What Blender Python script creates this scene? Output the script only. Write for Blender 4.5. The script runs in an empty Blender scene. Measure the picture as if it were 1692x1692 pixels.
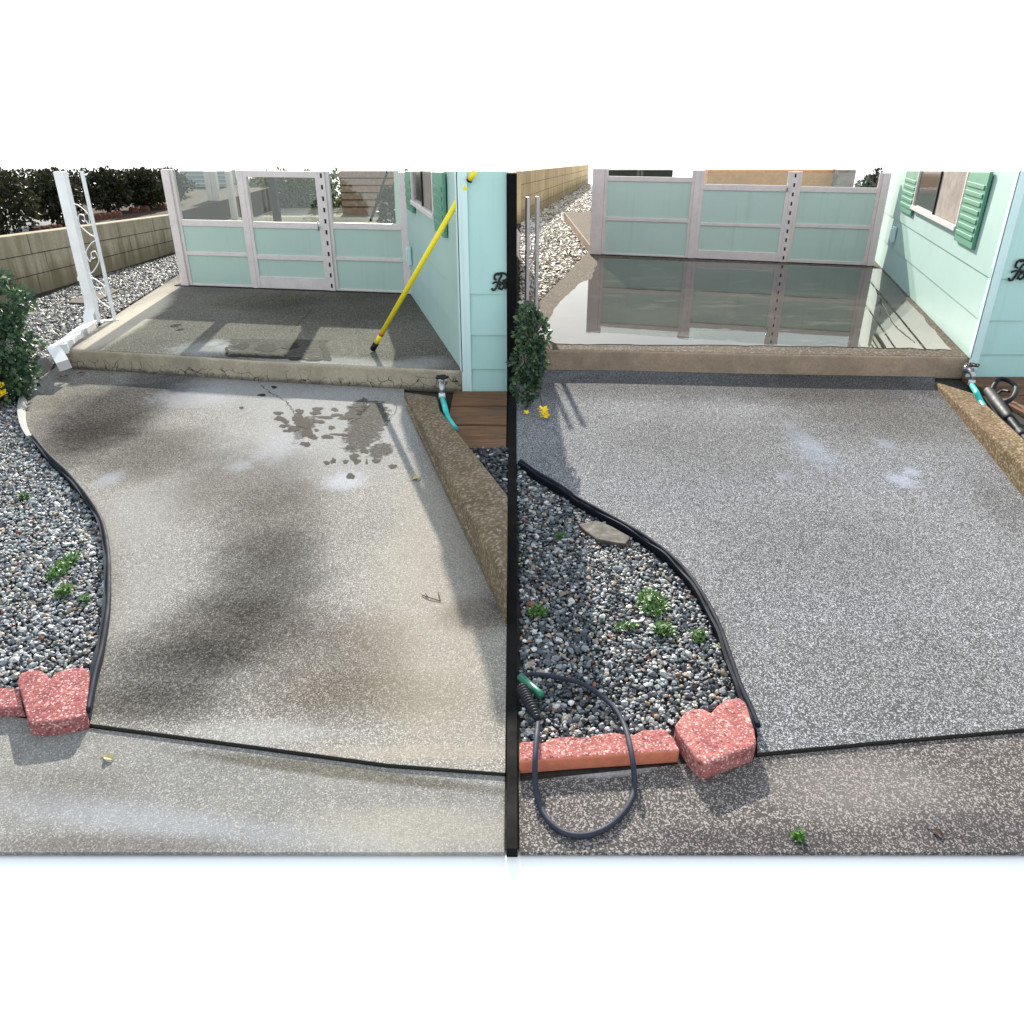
import bpy, bmesh, math, random
import numpy as np
from mathutils import Vector, Matrix
random.seed(7); rng = np.random.default_rng(11)
SC = bpy.context.scene
COL = SC.collection

# ------------------------------------------------------------------ camera, sky, sun, exposure
F = 1300.0; C0 = 846.0; CAMH = 1.6
TH = math.atan2(C0 - 200.0, F)
ct, st = math.cos(TH), math.sin(TH)
cd = bpy.data.cameras.new('camera'); cam = bpy.data.objects.new('camera', cd); COL.objects.link(cam)
cd.sensor_fit = 'HORIZONTAL'; cd.sensor_width = 36; cd.lens = 36 * F / 1692
cd.clip_start = 0.05; cd.clip_end = 2000
cam.location = (0, 0, CAMH); cam.rotation_euler = (math.pi/2 - TH, 0, 0)
SC.camera = cam

SUN_EL = math.radians(23); SUN_AZ = math.radians(-5)       # azimuth from +Y towards +X: low behind the porches
w = bpy.data.worlds.new('World'); SC.world = w; w.use_nodes = True
nt = w.node_tree; nt.nodes.clear()
out = nt.nodes.new('ShaderNodeOutputWorld')
sky = nt.nodes.new('ShaderNodeTexSky'); sky.sky_type = 'NISHITA'; sky.sun_disc = False
sky.sun_elevation = SUN_EL; sky.sun_rotation = SUN_AZ; sky.dust_density = 0.6
b1 = nt.nodes.new('ShaderNodeBackground'); b1.inputs[1].default_value = 0.05
b2 = nt.nodes.new('ShaderNodeBackground'); b2.inputs[0].default_value = (0.93, 0.98, 1.0, 1); b2.inputs[1].default_value = 0.50
ad = nt.nodes.new('ShaderNodeAddShader')
nt.links.new(sky.outputs[0], b1.inputs[0]); nt.links.new(b1.outputs[0], ad.inputs[0]); nt.links.new(b2.outputs[0], ad.inputs[1])
nt.links.new(ad.outputs[0], out.inputs[0])
sl = bpy.data.lights.new('sun', 'SUN'); sl.energy = 5.0; sl.angle = math.radians(0.6); sl.color = (1.0, 0.93, 0.82)
so = bpy.data.objects.new('sun', sl); COL.objects.link(so)
sd = Vector((math.sin(SUN_AZ)*math.cos(SUN_EL), math.cos(SUN_AZ)*math.cos(SUN_EL), math.sin(SUN_EL)))
so.rotation_euler = sd.to_track_quat('Z', 'Y').to_euler(); so.location = (0, 12, 8)
SC.view_settings.view_transform = 'Standard'; SC.view_settings.look = 'None'
SC.view_settings.exposure = 0.95; SC.view_settings.gamma = 1.0
SC.render.engine = 'CYCLES'

# ------------------------------------------------------------------ where the photograph's points lie
def ray(u, v):
    a = (u - C0)/F; b = (C0 - v)/F
    return Vector((a, ct + b*st, -st + b*ct))
def W(u, v, z=0.0):
    d = ray(u, v); t = (z - CAMH)/d.z
    return Vector((d.x*t, d.y*t, z))
def AtY(u, v, Y):
    d = ray(u, v); t = Y/d.y
    return Vector((d.x*t, Y, CAMH + d.z*t))
def xy(p): return (p.x, p.y)

# ------------------------------------------------------------------ object helpers
def tag(o, label=None, cat=None, group=None, kind=None):
    if label: o['label'] = label
    if cat: o['category'] = cat
    if group: o['group'] = group
    if kind: o['kind'] = kind
    return o
def empty(name, loc=(0,0,0), rz=0, **k):
    o = bpy.data.objects.new(name, None); COL.objects.link(o)
    o.location = loc; o.rotation_euler = (0,0,rz); o.empty_display_size = 0.1
    return tag(o, **k)
class MB:
    def __init__(s): s.v = []; s.f = []; s.m = []; s.mat = 0
    def add(s, vs, fs):
        n = len(s.v); s.v += [tuple(v) for v in vs]
        for f in fs: s.f.append(tuple(n+i for i in f)); s.m.append(s.mat)
    def box(s, x0, x1, y0, y1, z0, z1):
        s.add([(x0,y0,z0),(x1,y0,z0),(x1,y1,z0),(x0,y1,z0),(x0,y0,z1),(x1,y0,z1),(x1,y1,z1),(x0,y1,z1)],
              [(0,3,2,1),(4,5,6,7),(0,1,5,4),(1,2,6,5),(2,3,7,6),(3,0,4,7)])
    def prism(s, poly, z0, z1):
        # z1 may be a list of heights, one per corner
        n = len(poly)
        a = sum(poly[i][0]*poly[(i+1)%n][1]-poly[(i+1)%n][0]*poly[i][1] for i in range(n))
        zt = list(z1) if isinstance(z1, (list,tuple)) else [z1]*n
        poly = [p[:2] for p in poly]
        if a < 0: poly = poly[::-1]; zt = zt[::-1]
        vs = [(p[0],p[1],z0) for p in poly] + [(p[0],p[1],z) for p,z in zip(poly,zt)]
        s.add(vs, [tuple(range(n))[::-1], tuple(range(n,2*n))] + [(i,(i+1)%n,n+(i+1)%n,n+i) for i in range(n)])
    def tube(s, pts, r, n=10, cap=True):
        pts = [Vector(p) for p in pts]; rs = r if isinstance(r,(list,tuple)) else [r]*len(pts)
        vs = []; up = None
        for i, p in enumerate(pts):
            t = (pts[min(i+1,len(pts)-1)] - pts[max(i-1,0)]).normalized()
            if up is None:
                up = Vector((0,0,1)) if abs(t.z) < .9 else Vector((1,0,0))
            a = t.cross(up).normalized(); b = a.cross(t).normalized(); up = b
            for k in range(n):
                q = 2*math.pi*k/n; vs.append(p + (a*math.cos(q) + b*math.sin(q))*rs[i])
        fs = []
        for i in range(len(pts)-1):
            for k in range(n):
                fs.append((i*n+k, i*n+(k+1)%n, (i+1)*n+(k+1)%n, (i+1)*n+k))
        if cap: fs += [tuple(range(n)), tuple(range((len(pts)-1)*n, len(pts)*n))[::-1]]
        s.add(vs, fs)
    def bar(s, pts, wx, wy):
        """rectangular section swept along points"""
        pts = [Vector(p) for p in pts]; vs = []; up = None
        for i, p in enumerate(pts):
            t = (pts[min(i+1,len(pts)-1)] - pts[max(i-1,0)]).normalized()
            if up is None: up = Vector((0,0,1)) if abs(t.z) < .9 else Vector((0,1,0))
            a = t.cross(up).normalized(); b = a.cross(t).normalized(); up = b
            for (q, r_) in ((-1,-1),(1,-1),(1,1),(-1,1)): vs.append(p + a*wx/2*q + b*wy/2*r_)
        fs = [(0,1,2,3)]
        for i in range(len(pts)-1):
            for k in range(4): fs.append((i*4+k, i*4+(k+1)%4, (i+1)*4+(k+1)%4, (i+1)*4+k))
        L = (len(pts)-1)*4; fs.append((L+3,L+2,L+1,L)); s.add(vs, fs)
    def build(s, name, mats, parent=None, bevel=0, smooth=False, seg=2):
        me = bpy.data.meshes.new(name); me.from_pydata(s.v, [], s.f); me.update()
        bm = bmesh.new(); bm.from_mesh(me); bmesh.ops.recalc_face_normals(bm, faces=bm.faces); bm.to_mesh(me); bm.free()
        if not isinstance(mats, (list,tuple)): mats = [mats]
        for m in mats: me.materials.append(m)
        for p, mi in zip(me.polygons, s.m): p.material_index = mi; p.use_smooth = smooth
        o = bpy.data.objects.new(name, me); COL.objects.link(o)
        if parent: o.parent = parent
        if bevel:
            b = o.modifiers.new('bevel','BEVEL'); b.width = bevel; b.segments = seg; b.limit_method = 'ANGLE'; b.angle_limit = math.radians(40)
        return o
def smooth_path(pts, n=8):
    pts = [Vector(p) for p in pts]; P = [pts[0]] + pts + [pts[-1]]; outp = []
    for i in range(1, len(P)-2):
        a,b,c,d = P[i-1],P[i],P[i+1],P[i+2]
        for k in range(n):
            t = k/n
            outp.append(0.5*((2*b)+(c-a)*t+(2*a-5*b+4*c-d)*t*t+(3*b-a-3*c+d)*t*t*t))
    outp.append(pts[-1]); return outp

# ------------------------------------------------------------------ materials
class NT:
    def __init__(s, name):
        s.m = bpy.data.materials.new(name); s.m.use_nodes = True; s.t = s.m.node_tree; s.t.nodes.clear()
        s.o = s.n('ShaderNodeOutputMaterial'); s.p = s.n('ShaderNodeBsdfPrincipled'); s.l(s.p.outputs[0], s.o.inputs[0])
        g = s.n('ShaderNodeNewGeometry'); s.pos = g.outputs['Position']; s.geo = g
    def n(s, k): return s.t.nodes.new(k)
    def l(s, a, b): s.t.links.new(a, b)
    def set(s, sock, v):
        if hasattr(v, 'is_output') or isinstance(v, bpy.types.NodeSocket): s.l(v, sock)
        elif isinstance(v, (tuple,list)) and len(v) == 3 and sock.type == 'RGBA': sock.default_value = (*v, 1)
        else: sock.default_value = v
    def noise(s, scale, detail=4, rough=.55, vec=None, col=False, dist=0):
        n = s.n('ShaderNodeTexNoise'); n.inputs['Scale'].default_value = scale; n.inputs['Detail'].default_value = detail
        n.inputs['Roughness'].default_value = rough; n.inputs['Distortion'].default_value = dist
        s.l(vec or s.pos, n.inputs['Vector']); return n.outputs['Color' if col else 'Fac']
    def vor(s, scale, feature='F1', out='Color', vec=None):
        n = s.n('ShaderNodeTexVoronoi'); n.feature = feature; n.inputs['Scale'].default_value = scale
        s.l(vec or s.pos, n.inputs['Vector']); return n.outputs[out]
    def sep(s, v):
        n = s.n('ShaderNodeSeparateXYZ'); s.l(v, n.inputs[0]); return n.outputs
    def ramp(s, f, stops, interp='LINEAR'):
        n = s.n('ShaderNodeValToRGB'); n.color_ramp.interpolation = interp; e = n.color_ramp.elements
        while len(e) < len(stops): e.new(0.5)
        for i,(p,c) in enumerate(stops):
            e[i].position = p; c = (c,c,c) if not isinstance(c,(tuple,list)) else c; e[i].color = (*c,1)
        s.l(f, n.inputs[0]); return n.outputs[0]
    def mix(s, f, a, b, mode='MIX'):
        n = s.n('ShaderNodeMix'); n.data_type = 'RGBA'; n.blend_type = mode
        s.set(n.inputs[0], f); s.set(n.inputs[6], a); s.set(n.inputs[7], b); return n.outputs[2]
    def mul(s, a, b, op='MULTIPLY'):
        n = s.n('ShaderNodeMath'); n.operation = op; s.set(n.inputs[0], a); s.set(n.inputs[1], b); return n.outputs[0]
    def mapr(s, v, a, b, c=0, d=1, smooth=True):
        n = s.n('ShaderNodeMapRange'); n.interpolation_type = 'SMOOTHSTEP' if smooth else 'LINEAR'
        s.set(n.inputs[0], v); n.inputs[1].default_value = a; n.inputs[2].default_value = b
        n.inputs[3].default_value = c; n.inputs[4].default_value = d; return n.outputs[0]
    def bump(s, h, strength=.3, dist=.01):
        n = s.n('ShaderNodeBump'); n.inputs['Strength'].default_value = strength; n.inputs['Distance'].default_value = dist
        s.l(h, n.inputs['Height']); s.l(n.outputs[0], s.p.inputs['Normal'])
    def blob(s, cx, cy, rx, ry, rot=0, soft=.5, wob=None, wobs=.5):
        """1 inside a wobbly ellipse on the ground, 0 outside"""
        v = s.n('ShaderNodeVectorMath'); v.operation = 'SUBTRACT'; s.l(s.pos, v.inputs[0]); v.inputs[1].default_value = (cx,cy,0)
        m = s.n('ShaderNodeMapping'); m.vector_type = 'TEXTURE'
        m.inputs['Rotation'].default_value = (0,0,rot); m.inputs['Scale'].default_value = (rx,ry,1e3)
        s.l(v.outputs[0], m.inputs[0])
        L = s.n('ShaderNodeVectorMath'); L.operation = 'LENGTH'; s.l(m.outputs[0], L.inputs[0])
        d = L.outputs['Value']
        if wob is not None:
            q = s.mul(wob, .5, 'SUBTRACT'); q = s.mul(q, wobs*2); d = s.mul(d, q, 'ADD')
        return s.mapr(d, 1-soft, 1+soft, 1, 0)
    def fin(s, col, rough=.8, spec=.3, metal=0):
        s.set(s.p.inputs['Base Color'], col); s.set(s.p.inputs['Roughness'], rough)
        s.p.inputs['Specular IOR Level'].default_value = spec; s.p.inputs['Metallic'].default_value = metal
        return s.m

def px_blob(m, u, v, du, dv, rot_px=0, z=.03, **k):
    """ellipse given by its half sizes in the photograph, laid on the ground at z"""
    c = W(u,v,z); rx = (W(u+du,v,z)-c).length; ry = abs(W(u,v-dv,z).y - W(u,v+dv,z).y)/2
    a = math.radians(rot_px)
    if rot_px:                                     # approximate direction on the ground
        p = W(u+math.cos(a)*20, v-math.sin(a)*20, z) - c; rot = math.atan2(p.y, p.x)
        q = W(u+math.cos(a)*du, v-math.sin(a)*du, z) - c; rx = q.length
        q = W(u-math.sin(a)*dv, v-math.cos(a)*dv, z) - c
        ry = abs(q.x*-math.sin(rot) + q.y*math.cos(rot)) + 1e-3
    else: rot = 0
    return m.blob(c.x, c.y, rx, ry, rot, **k)

def concrete(name, base, tint, speck=.5, spscale=170, stains_and_light=(), rough=.85, big=.25, whites=.93, z=.03, dark=(.03,.03,.032), lightc=(.55,.54,.52), bump=.35):
    m = NT(name)
    n1 = m.noise(1.3, 5, .6); n2 = m.noise(9, 6, .65); n3 = m.noise(230, 3, .6)
    col = m.mix(m.mapr(n1,.35,.68), base, tint)
    col = m.mix(m.mapr(n2,.3,.75,0,big), col, tuple(c*.45 for c in base))
    vr = m.sep(m.vor(spscale))[0]; vg = m.sep(m.vor(spscale*.85))[1]; n4 = m.noise(26, 6, .7)
    col = m.mix(m.mapr(n4,.38,.68,0,.32), col, tuple(c*.62 for c in base))
    sp = m.mul(speck, 1.0)
    col = m.mix(m.mul(m.mapr(vr,.5,.95), speck), col, dark)
    col = m.mix(m.mul(m.mapr(vg, whites-.25, whites+.03), speck*1.2), col, lightc)
    col = m.mix(m.mapr(n3,.35,.7,0,.3), col, tuple(c*.6 for c in base))
    wob = m.noise(3.2, 10, .74); grit = m.mapr(m.noise(75,5,.7),.32,.62,.62,1.0); wob2 = m.noise(22, 4, .6)
    for (u,v,du,dv,rot,color,fac,soft,wb) in stains_and_light:
        f = px_blob(m,u,v,du,dv,rot,z=z,soft=soft,wob=(wob if wb>=0 else wob2),wobs=abs(wb))
        mode = 'MULTIPLY' if fac > 0 else 'MIX'; f = m.mul(f, grit)
        col = m.mix(m.mul(f, abs(fac)), col, color, mode)
    h = m.mul(vr, m.mul(n3,.6), 'ADD'); m.bump(h, bump, .0025)
    return m.fin(col, rough, .03)

def plain(name, col, rough=.5, var=.12, scale=14, spec=.4, metal=0, bump=0, dirt=None):
    m = NT(name); n = m.noise(scale, 5, .6)
    c = m.mix(m.mapr(n,.3,.72,0,var*2), col, tuple(x*.55 for x in col))
    if dirt:
        n2 = m.noise(scale*3.1, 5, .7); c = m.mix(m.mapr(n2,.56,.74,0,dirt[1]), c, dirt[0])
    if bump: m.bump(n, bump, .004)
    return m.fin(c, m.mapr(n,.2,.8,rough*.85,min(1,rough*1.15)), spec, metal)

def metal_paint(name, col, rust=.25):
    m = NT(name); n = m.noise(8,5,.6); n2 = m.noise(45,4,.7); n3 = m.noise(120,3,.6)
    c = m.mix(m.mapr(n,.35,.7,0,.25), col, tuple(x*.62 for x in col))
    c = m.mix(m.mapr(n2,.6,.74,0,rust), c, (.16,.10,.06))
    c = m.mix(m.mapr(n3,.62,.72,0,rust*.6), c, (.12,.12,.12))
    return m.fin(c, .42, .5)

def siding(name, col):
    m = NT(name); n = m.noise(2.2,5,.6); n2 = m.noise(30,5,.7)
    s = m.n('ShaderNodeMapping'); m.l(m.pos, s.inputs[0]); s.inputs['Scale'].default_value = (18,18,.8)
    st_ = m.noise(1.0, 4, .6, vec=s.outputs[0])
    c = m.mix(m.mapr(n,.3,.7,0,.22), col, tuple(x*.75 for x in col))
    c = m.mix(m.mapr(st_,.52,.75,0,.22), c, (.34,.38,.33))
    c = m.mix(m.mapr(n2,.66,.78,0,.35), c, (.30,.27,.20))
    m.bump(m.mul(n2, m.noise(160,2,.5), 'ADD'), .12, .003)
    return m.fin(c, .48, .35)

def attr_stone(name, rough=.55):
    m = NT(name); a = m.n('ShaderNodeAttribute'); a.attribute_name = 'tone'
    n = m.noise(140,4,.6); c = m.mix(m.mapr(n,.3,.75,0,.45), a.outputs['Color'], (.05,.05,.05), 'MIX')
    m.bump(n,.25,.002); return m.fin(c, rough, .4)

def paver_mat(name, col, dark):
    m = NT(name); v = m.sep(m.vor(210))[0]; v2 = m.sep(m.vor(130))[1]; n = m.noise(12,5,.65)
    c = m.mix(m.mapr(n,.35,.7), col, dark); c = m.mix(m.mapr(m.noise(28,6,.7),.52,.72,0,.5), c, (.13,.06,.05))
    c = m.mix(m.mapr(v,.72,.98,0,.75), c, (.85,.62,.58)); c = m.mix(m.mapr(v2,.82,.99,0,.6), c, (.14,.04,.04))
    m.bump(m.mul(m.mul(v,n,'ADD'), m.noise(70,5,.7), 'ADD'), .9, .012); return m.fin(c, .95, .08)

def wood(name, col):
    m = NT(name); s = m.n('ShaderNodeMapping'); m.l(m.pos, s.inputs[0]); s.inputs['Scale'].default_value = (1.4,16,16)
    n = m.noise(2.2,6,.65,vec=s.outputs[0],dist=1.2); k = m.noise(7,4,.6)
    c = m.mix(m.mapr(n,.3,.72), col, tuple(x*.4 for x in col)); c = m.mix(m.mapr(k,.5,.8,0,.5), c, (.07,.06,.05))
    m.bump(n,.4,.005); return m.fin(c,.75,.25)

def leafmat(name, c1, c2):
    m = NT(name); a = m.n('ShaderNodeAttribute'); a.attribute_name = 'tone'
    r = m.sep(a.outputs['Color'])[0]
    c = m.mix(r, c1, c2); c = m.mix(m.mapr(m.noise(60,3,.6),.4,.7,0,.35), c, tuple(x*.5 for x in c1))
    tr = m.n('ShaderNodeBsdfTranslucent'); m.l(c, tr.inputs[0]); ms = m.n('ShaderNodeMixShader'); ms.inputs[0].default_value = .22
    m.fin(c,.5,.4); m.l(m.p.outputs[0], ms.inputs[1]); m.l(tr.outputs[0], ms.inputs[2]); m.l(ms.outputs[0], m.o.inputs[0]); return m.m

def glassmat(name, tint, fac=.18):
    m = NT(name); t = m.n('ShaderNodeBsdfTransparent'); t.inputs[0].default_value = (*tint,1)
    g = m.n('ShaderNodeBsdfGlossy'); g.inputs['Roughness'].default_value = .02; g.inputs[0].default_value = (.8,.85,.85,1)
    ms = m.n('ShaderNodeMixShader'); ms.inputs[0].default_value = fac
    m.l(t.outputs[0], ms.inputs[1]); m.l(g.outputs[0], ms.inputs[2]); m.l(ms.outputs[0], m.o.inputs[0]); return m.m

D = (.34,.325,.31); DD = (.13,.125,.125); BR = (.62,.52,.42)
M = {}
mw = NT('white_floor'); M['white'] = mw.fin(mw.mix(mw.mapr(mw.noise(3,4,.6),.3,.7,0,.03),(.93,.93,.93),(.88,.88,.88)), .8, .1)
M['soil'] = plain('soil', (.05,.045,.04), .95, .4, 30, .1, bump=.6)
M['black'] = plain('black_board', (.006,.006,.006), .85, .05, 10, .1)
# before-side path: greasy traffic staining, lime bloom, plus painted sun and shade (own outlines)
M['path_before'] = concrete('path_before', (.255,.244,.222), (.195,.190,.178), .68, 360, whites=.9, stains_and_light=[
    (570,700,190,70,0,(.31,.315,.32),-.5,.6,.6), (390,648,170,24,-4,(.28,.285,.29),-.55,.6,.6),
    (225,850,80,70,0,(.29,.285,.27),-.45,.6,.5), (235,970,60,80,0,(.29,.285,.27),-.4,.6,.5), (720,900,90,170,0,(.36,.33,.27),-.5,.6,.6), (760,1130,100,120,0,(.33,.29,.23),-.45,.6,.6),  # last two entries: warm sunlight painted into the lower right
    (195,672,95,64,0,(.09,.085,.085),1,.5,.5), (150,720,60,40,0,D,.9,.6,.5), (250,745,100,42,0,D,.9,.6,.6), (110,655,40,40,0,(.6,.58,.5),.7,.5,.5),  # first entry: dirt, darkened further to paint in the shade there
    (400,790,110,50,0,D,.7,.6,.7), (455,860,80,70,0,D,.75,.6,.6), (440,960,85,80,0,DD,.75,.6,.6), (390,1040,130,60,0,D,.9,.6,.6), (290,1100,130,60,0,DD,.75,.6,.6),
    (250,1160,110,30,0,D,.8,.6,.5), (560,1090,110,80,0,(.62,.57,.52),.9,.7,.6), (590,1150,180,40,0,(.7,.66,.6),.7,.6,.6),
    (607,700,30,42,0,(.20,.185,.165),1,.14,-.7), (590,675,16,18,0,(.20,.185,.165),1,.14,-.8), (628,742,20,14,0,(.20,.185,.165),1,.16,-.8), (503,705,14,22,0,(.20,.185,.165),1,.16,-1.0),
    (570,793,34,14,0,(.40,.42,.48),-.6,.6,-.7), (180,790,18,12,0,(.33,.36,.40),-.5,.7,-.6), (395,768,18,9,0,(.33,.36,.40),-.4,.7,-.7), (460,735,30,24,0,(.34,.36,.40),-.4,.7,-.8), (320,655,60,14,0,(.33,.35,.38),-.45,.6,-.7),
    (430,1208,110,20,0,(.35,.35,.34),-.5,.6,.6), (700,1240,220,12,0,(.34,.30,.25),-.5,.6,.5), (800,1010,30,60,-60,(.5,.45,.42),.8,.5,.5)])  # last entry: darker band beside the curb
M['path_after'] = concrete('path_after', (.142,.141,.142), (.108,.109,.114), .72, 380, whites=.85, dark=(.035,.037,.042), lightc=(.52,.54,.57), stains_and_light=[
    (1230,636,420,24,0,(.42,.40,.39),.95,.6,.6), (1100,760,200,60,0,(.8,.8,.82),.7,.7,.7), (1420,650,160,60,0,(.60,.56,.52),.8,.6,.6), (1325,722,22,24,0,(.28,.31,.38),-.45,.7,-.9), (1350,752,34,18,0,(.26,.29,.36),-.4,.7,-.9),
    (1492,792,20,12,0,(.34,.37,.46),-.65,.6,-.9), (1506,778,12,7,0,(.36,.39,.48),-.6,.6,-.9), (1465,732,12,9,0,(.30,.33,.40),-.4,.6,-.5),
    (1298,786,14,7,0,(.28,.30,.36),-.4,.6,-.5),(1650,830,60,24,-55,(.6,.56,.52),.6,.8,.6),(1500,1120,220,90,0,(.80,.78,.76),.7,.7,.8), (1150,720,160,50,0,(.78,.76,.72),.7,.7,.9), (1350,900,180,70,0,(.78,.77,.75),.7,.7,.9), (1450,690,150,40,0,(.72,.69,.64),.8,.7,.9)])  # second entry: shadow beside the right curb painted into the concrete
M['drive_before'] = concrete('driveway_before', (.25,.245,.23), (.195,.193,.19), .4, 380, whites=.92, z=.014, stains_and_light=[
    (150,1340,190,26,-8,(.32,.35,.40),-.3,.8,.8), (420,1375,260,20,-6,(.30,.33,.37),-.3,.8,.8), (560,1275,280,10,-7,(.45,.43,.36),.9,.4,.5),
    (100,1300,120,30,0,(.72,.70,.68),.7,.6,.6), (180,1400,200,20,0,(.6,.56,.56),.8,.6,.6), (700,1370,160,40,0,(.36,.34,.28),-.5,.6,.6)])  # last entry: warm sunlight painted in at the right
M['drive_after'] = concrete('driveway_after', (.105,.098,.092), (.085,.080,.077), .5, 330, whites=.86, z=.014, dark=(.03,.028,.028), lightc=(.55,.49,.47), stains_and_light=[
    (1250,1390,200,24,0,(.55,.55,.6),.8,.6,.6), (1600,1380,130,40,0,(.6,.6,.66),.8,.6,.6),(1010,1275,70,8,5,(.42,.42,.43),-.7,.4,-.5), (1420,1300,160,50,0,(.30,.27,.26),-.35,.6,.6)])
M['porch_before'] = concrete('porch_before', (.15,.137,.112), (.10,.094,.080), .3, 220, big=.45, z=.165, stains_and_light=[
    (560,510,130,28,0,(.55,.55,.52),.9,.5,.6), (430,498,90,14,0,(.6,.6,.56),.8,.5,.6), (560,600,120,9,-3,(.42,.42,.40),-.5,.5,.5),
    (350,575,60,12,0,(.36,.37,.37),-.55,.6,-.7), (355,566,10,5,0,(.40,.41,.43),-.6,.6,-1.0), (368,573,12,4,0,(.38,.39,.41),-.5,.6,-1.0),
    (215,530,75,16,34,(.50,.46,.38),-.85,.35,.4), (240,500,60,14,34,(.46,.42,.34),-.7,.4,.4), (700,600,40,10,0,(.36,.36,.36),-.5,.6,.5), (290,538,8,3,0,(.2,.18,.16),1,.3,-.6),(298,545,6,2,0,(.2,.18,.16),1,.3,-.6)])  # first two entries: sun patch on the left edge painted as lighter concrete
M['porch_after'] = concrete('porch_after', (.135,.105,.075), (.10,.08,.06), .25, 120, big=.3, z=.165, bump=.2)
def riser(name, base, crack):
    m = NT(name); n = m.noise(6,5,.6); n2 = m.noise(70,4,.6)
    c = m.mix(m.mapr(n,.3,.7), base, tuple(x*.72 for x in base)); c = m.mix(m.mapr(n2,.35,.75,0,.45), c, tuple(x*.45 for x in base))
    if crack:
        wv = m.n('ShaderNodeVectorMath'); wv.operation='ADD'; nn = m.noise(9,3,.6,col=True); sc = m.n('ShaderNodeVectorMath'); sc.operation='SCALE'; sc.inputs[3].default_value=.09
        m.l(nn, sc.inputs[0]); m.l(m.pos, wv.inputs[0]); m.l(sc.outputs[0], wv.inputs[1])
        e = m.vor(11,'DISTANCE_TO_EDGE','Distance',vec=wv.outputs[0]); z_ = m.sep(m.pos)[2]
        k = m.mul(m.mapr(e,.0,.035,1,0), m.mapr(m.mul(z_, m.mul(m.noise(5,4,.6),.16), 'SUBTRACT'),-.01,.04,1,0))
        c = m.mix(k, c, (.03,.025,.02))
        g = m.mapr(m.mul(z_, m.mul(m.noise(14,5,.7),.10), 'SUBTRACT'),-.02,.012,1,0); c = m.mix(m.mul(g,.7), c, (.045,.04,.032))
    m.bump(n2,.35,.004); return m.fin(c,.85,.25)
M['riser_before'] = riser('riser_before', (.47,.40,.30), True)
M['riser_after'] = riser('riser_after', (.45,.33,.235), False)
M['curb_before'] = concrete('curb_before', (.22,.165,.105), (.15,.12,.075), .35, 120, z=.15, big=.6, lightc=(.5,.42,.34), whites=.88)
M['curb_after'] = concrete('curb_after', (.20,.13,.075), (.14,.11,.05), .35, 130, z=.15, big=.6, lightc=(.5,.42,.34), whites=.85)
def blockwall(name, c1, c2):
    m = NT(name); s = m.n('ShaderNodeMapping'); m.l(m.pos, s.inputs[0]); s.inputs['Scale'].default_value = (9,9,1.2)
    n = m.noise(1.0,6,.65,vec=s.outputs[0]); n2 = m.noise(40,4,.6); z_ = m.sep(m.pos)[2]
    c = m.mix(m.mapr(n,.35,.68), c1, c2)
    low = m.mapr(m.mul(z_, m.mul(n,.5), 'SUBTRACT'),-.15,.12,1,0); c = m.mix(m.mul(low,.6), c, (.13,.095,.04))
    c = m.mix(m.mapr(n2,.4,.75,0,.4), c, tuple(x*.5 for x in c1)); m.bump(n2,.4,.005); return m.fin(c,.9,.2)
M['wall_before'] = blockwall('block_wall_before', (.42,.37,.27), (.27,.23,.15))
M['wall_after'] = blockwall('block_wall_after', (.56,.43,.25), (.38,.27,.14))
M['joint'] = plain('dark_joint', (.03,.026,.02), .9)
M['siding'] = siding('aqua_siding', (.43,.66,.63)); M['siding_shade'] = siding('aqua_siding_shade', (.40,.56,.52))  # side walls: darker copy of the front colour, with shade painted in
M['trim'] = siding('corner_trim', (.60,.78,.78))
M['panel'] = siding('aqua_panel', (.45,.59,.52)); M['panel2'] = siding('sage_panel', (.56,.67,.59))
M['shutter'] = plain('green_shutter', (.10,.30,.20), .5, .15, 6)
M['frame'] = metal_paint('chalky_white_metal', (.72,.64,.62), .45)
M['frame2'] = metal_paint('pinkish_white_metal', (.80,.67,.64), .45)
M['white_metal'] = metal_paint('white_painted_iron', (.80,.80,.80), .25)
M['iron2'] = metal_paint('weathered_white_iron', (.62,.56,.56), .55)
M['slot'] = plain('slot_black', (.01,.01,.01), .7)
M['glass'] = glassmat('pane_glass', (.84,.87,.84), .05)
M['wglass'] = plain('dark_window_glass', (.05,.045,.04), .12, .2, 5, .6)
M['curtain'] = plain('curtain_cloth', (.30,.25,.22), .8, .4, 9)
M['blackplastic'] = plain('black_edging_plastic', (.014,.018,.028), .7, .2, 9, .12)
M['greyplastic'] = plain('worn_grey_plastic', (.42,.42,.40), .6, .2, 9)
M['rubber'] = plain('hose_rubber', (.030,.036,.055), .65, .15, 20, .2)
M['gun'] = plain('gun_plastic', (.014,.016,.022), .6, .2, 20, .2)
M['teal'] = plain('teal_hose', (.02,.50,.47), .35, .1, 12, .5)
M['greentube'] = plain('green_tube', (.015,.16,.10), .3, .1, 12, .5)
M['chrome'] = plain('galvanised_pipe', (.55,.55,.56), .35, .3, 40, .5, .8)
M['yellow'] = plain('yellow_fibreglass', (.88,.72,.015), .35, .06, 10, .5)
M['red'] = plain('red_ring', (.6,.03,.02), .4)
M['brick'] = paver_mat('red_paver_stone', (.43,.155,.15), (.29,.10,.10))
M['brick2'] = paver_mat('red_paver_stone_dusty', (.52,.20,.18), (.38,.125,.12))
M['brickface'] = plain('orange_paver_face', (.62,.20,.12), .85, .2, 40, .2, bump=.4)
M['terracotta'] = plain('old_terracotta', (.20,.085,.055), .9, .3, 20, .2, bump=.5)
M['wood'] = wood('wet_brown_plank', (.20,.105,.052)); M['wood2'] = wood('dry_red_plank', (.21,.105,.058))
M['stone'] = attr_stone('stone'); 
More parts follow.
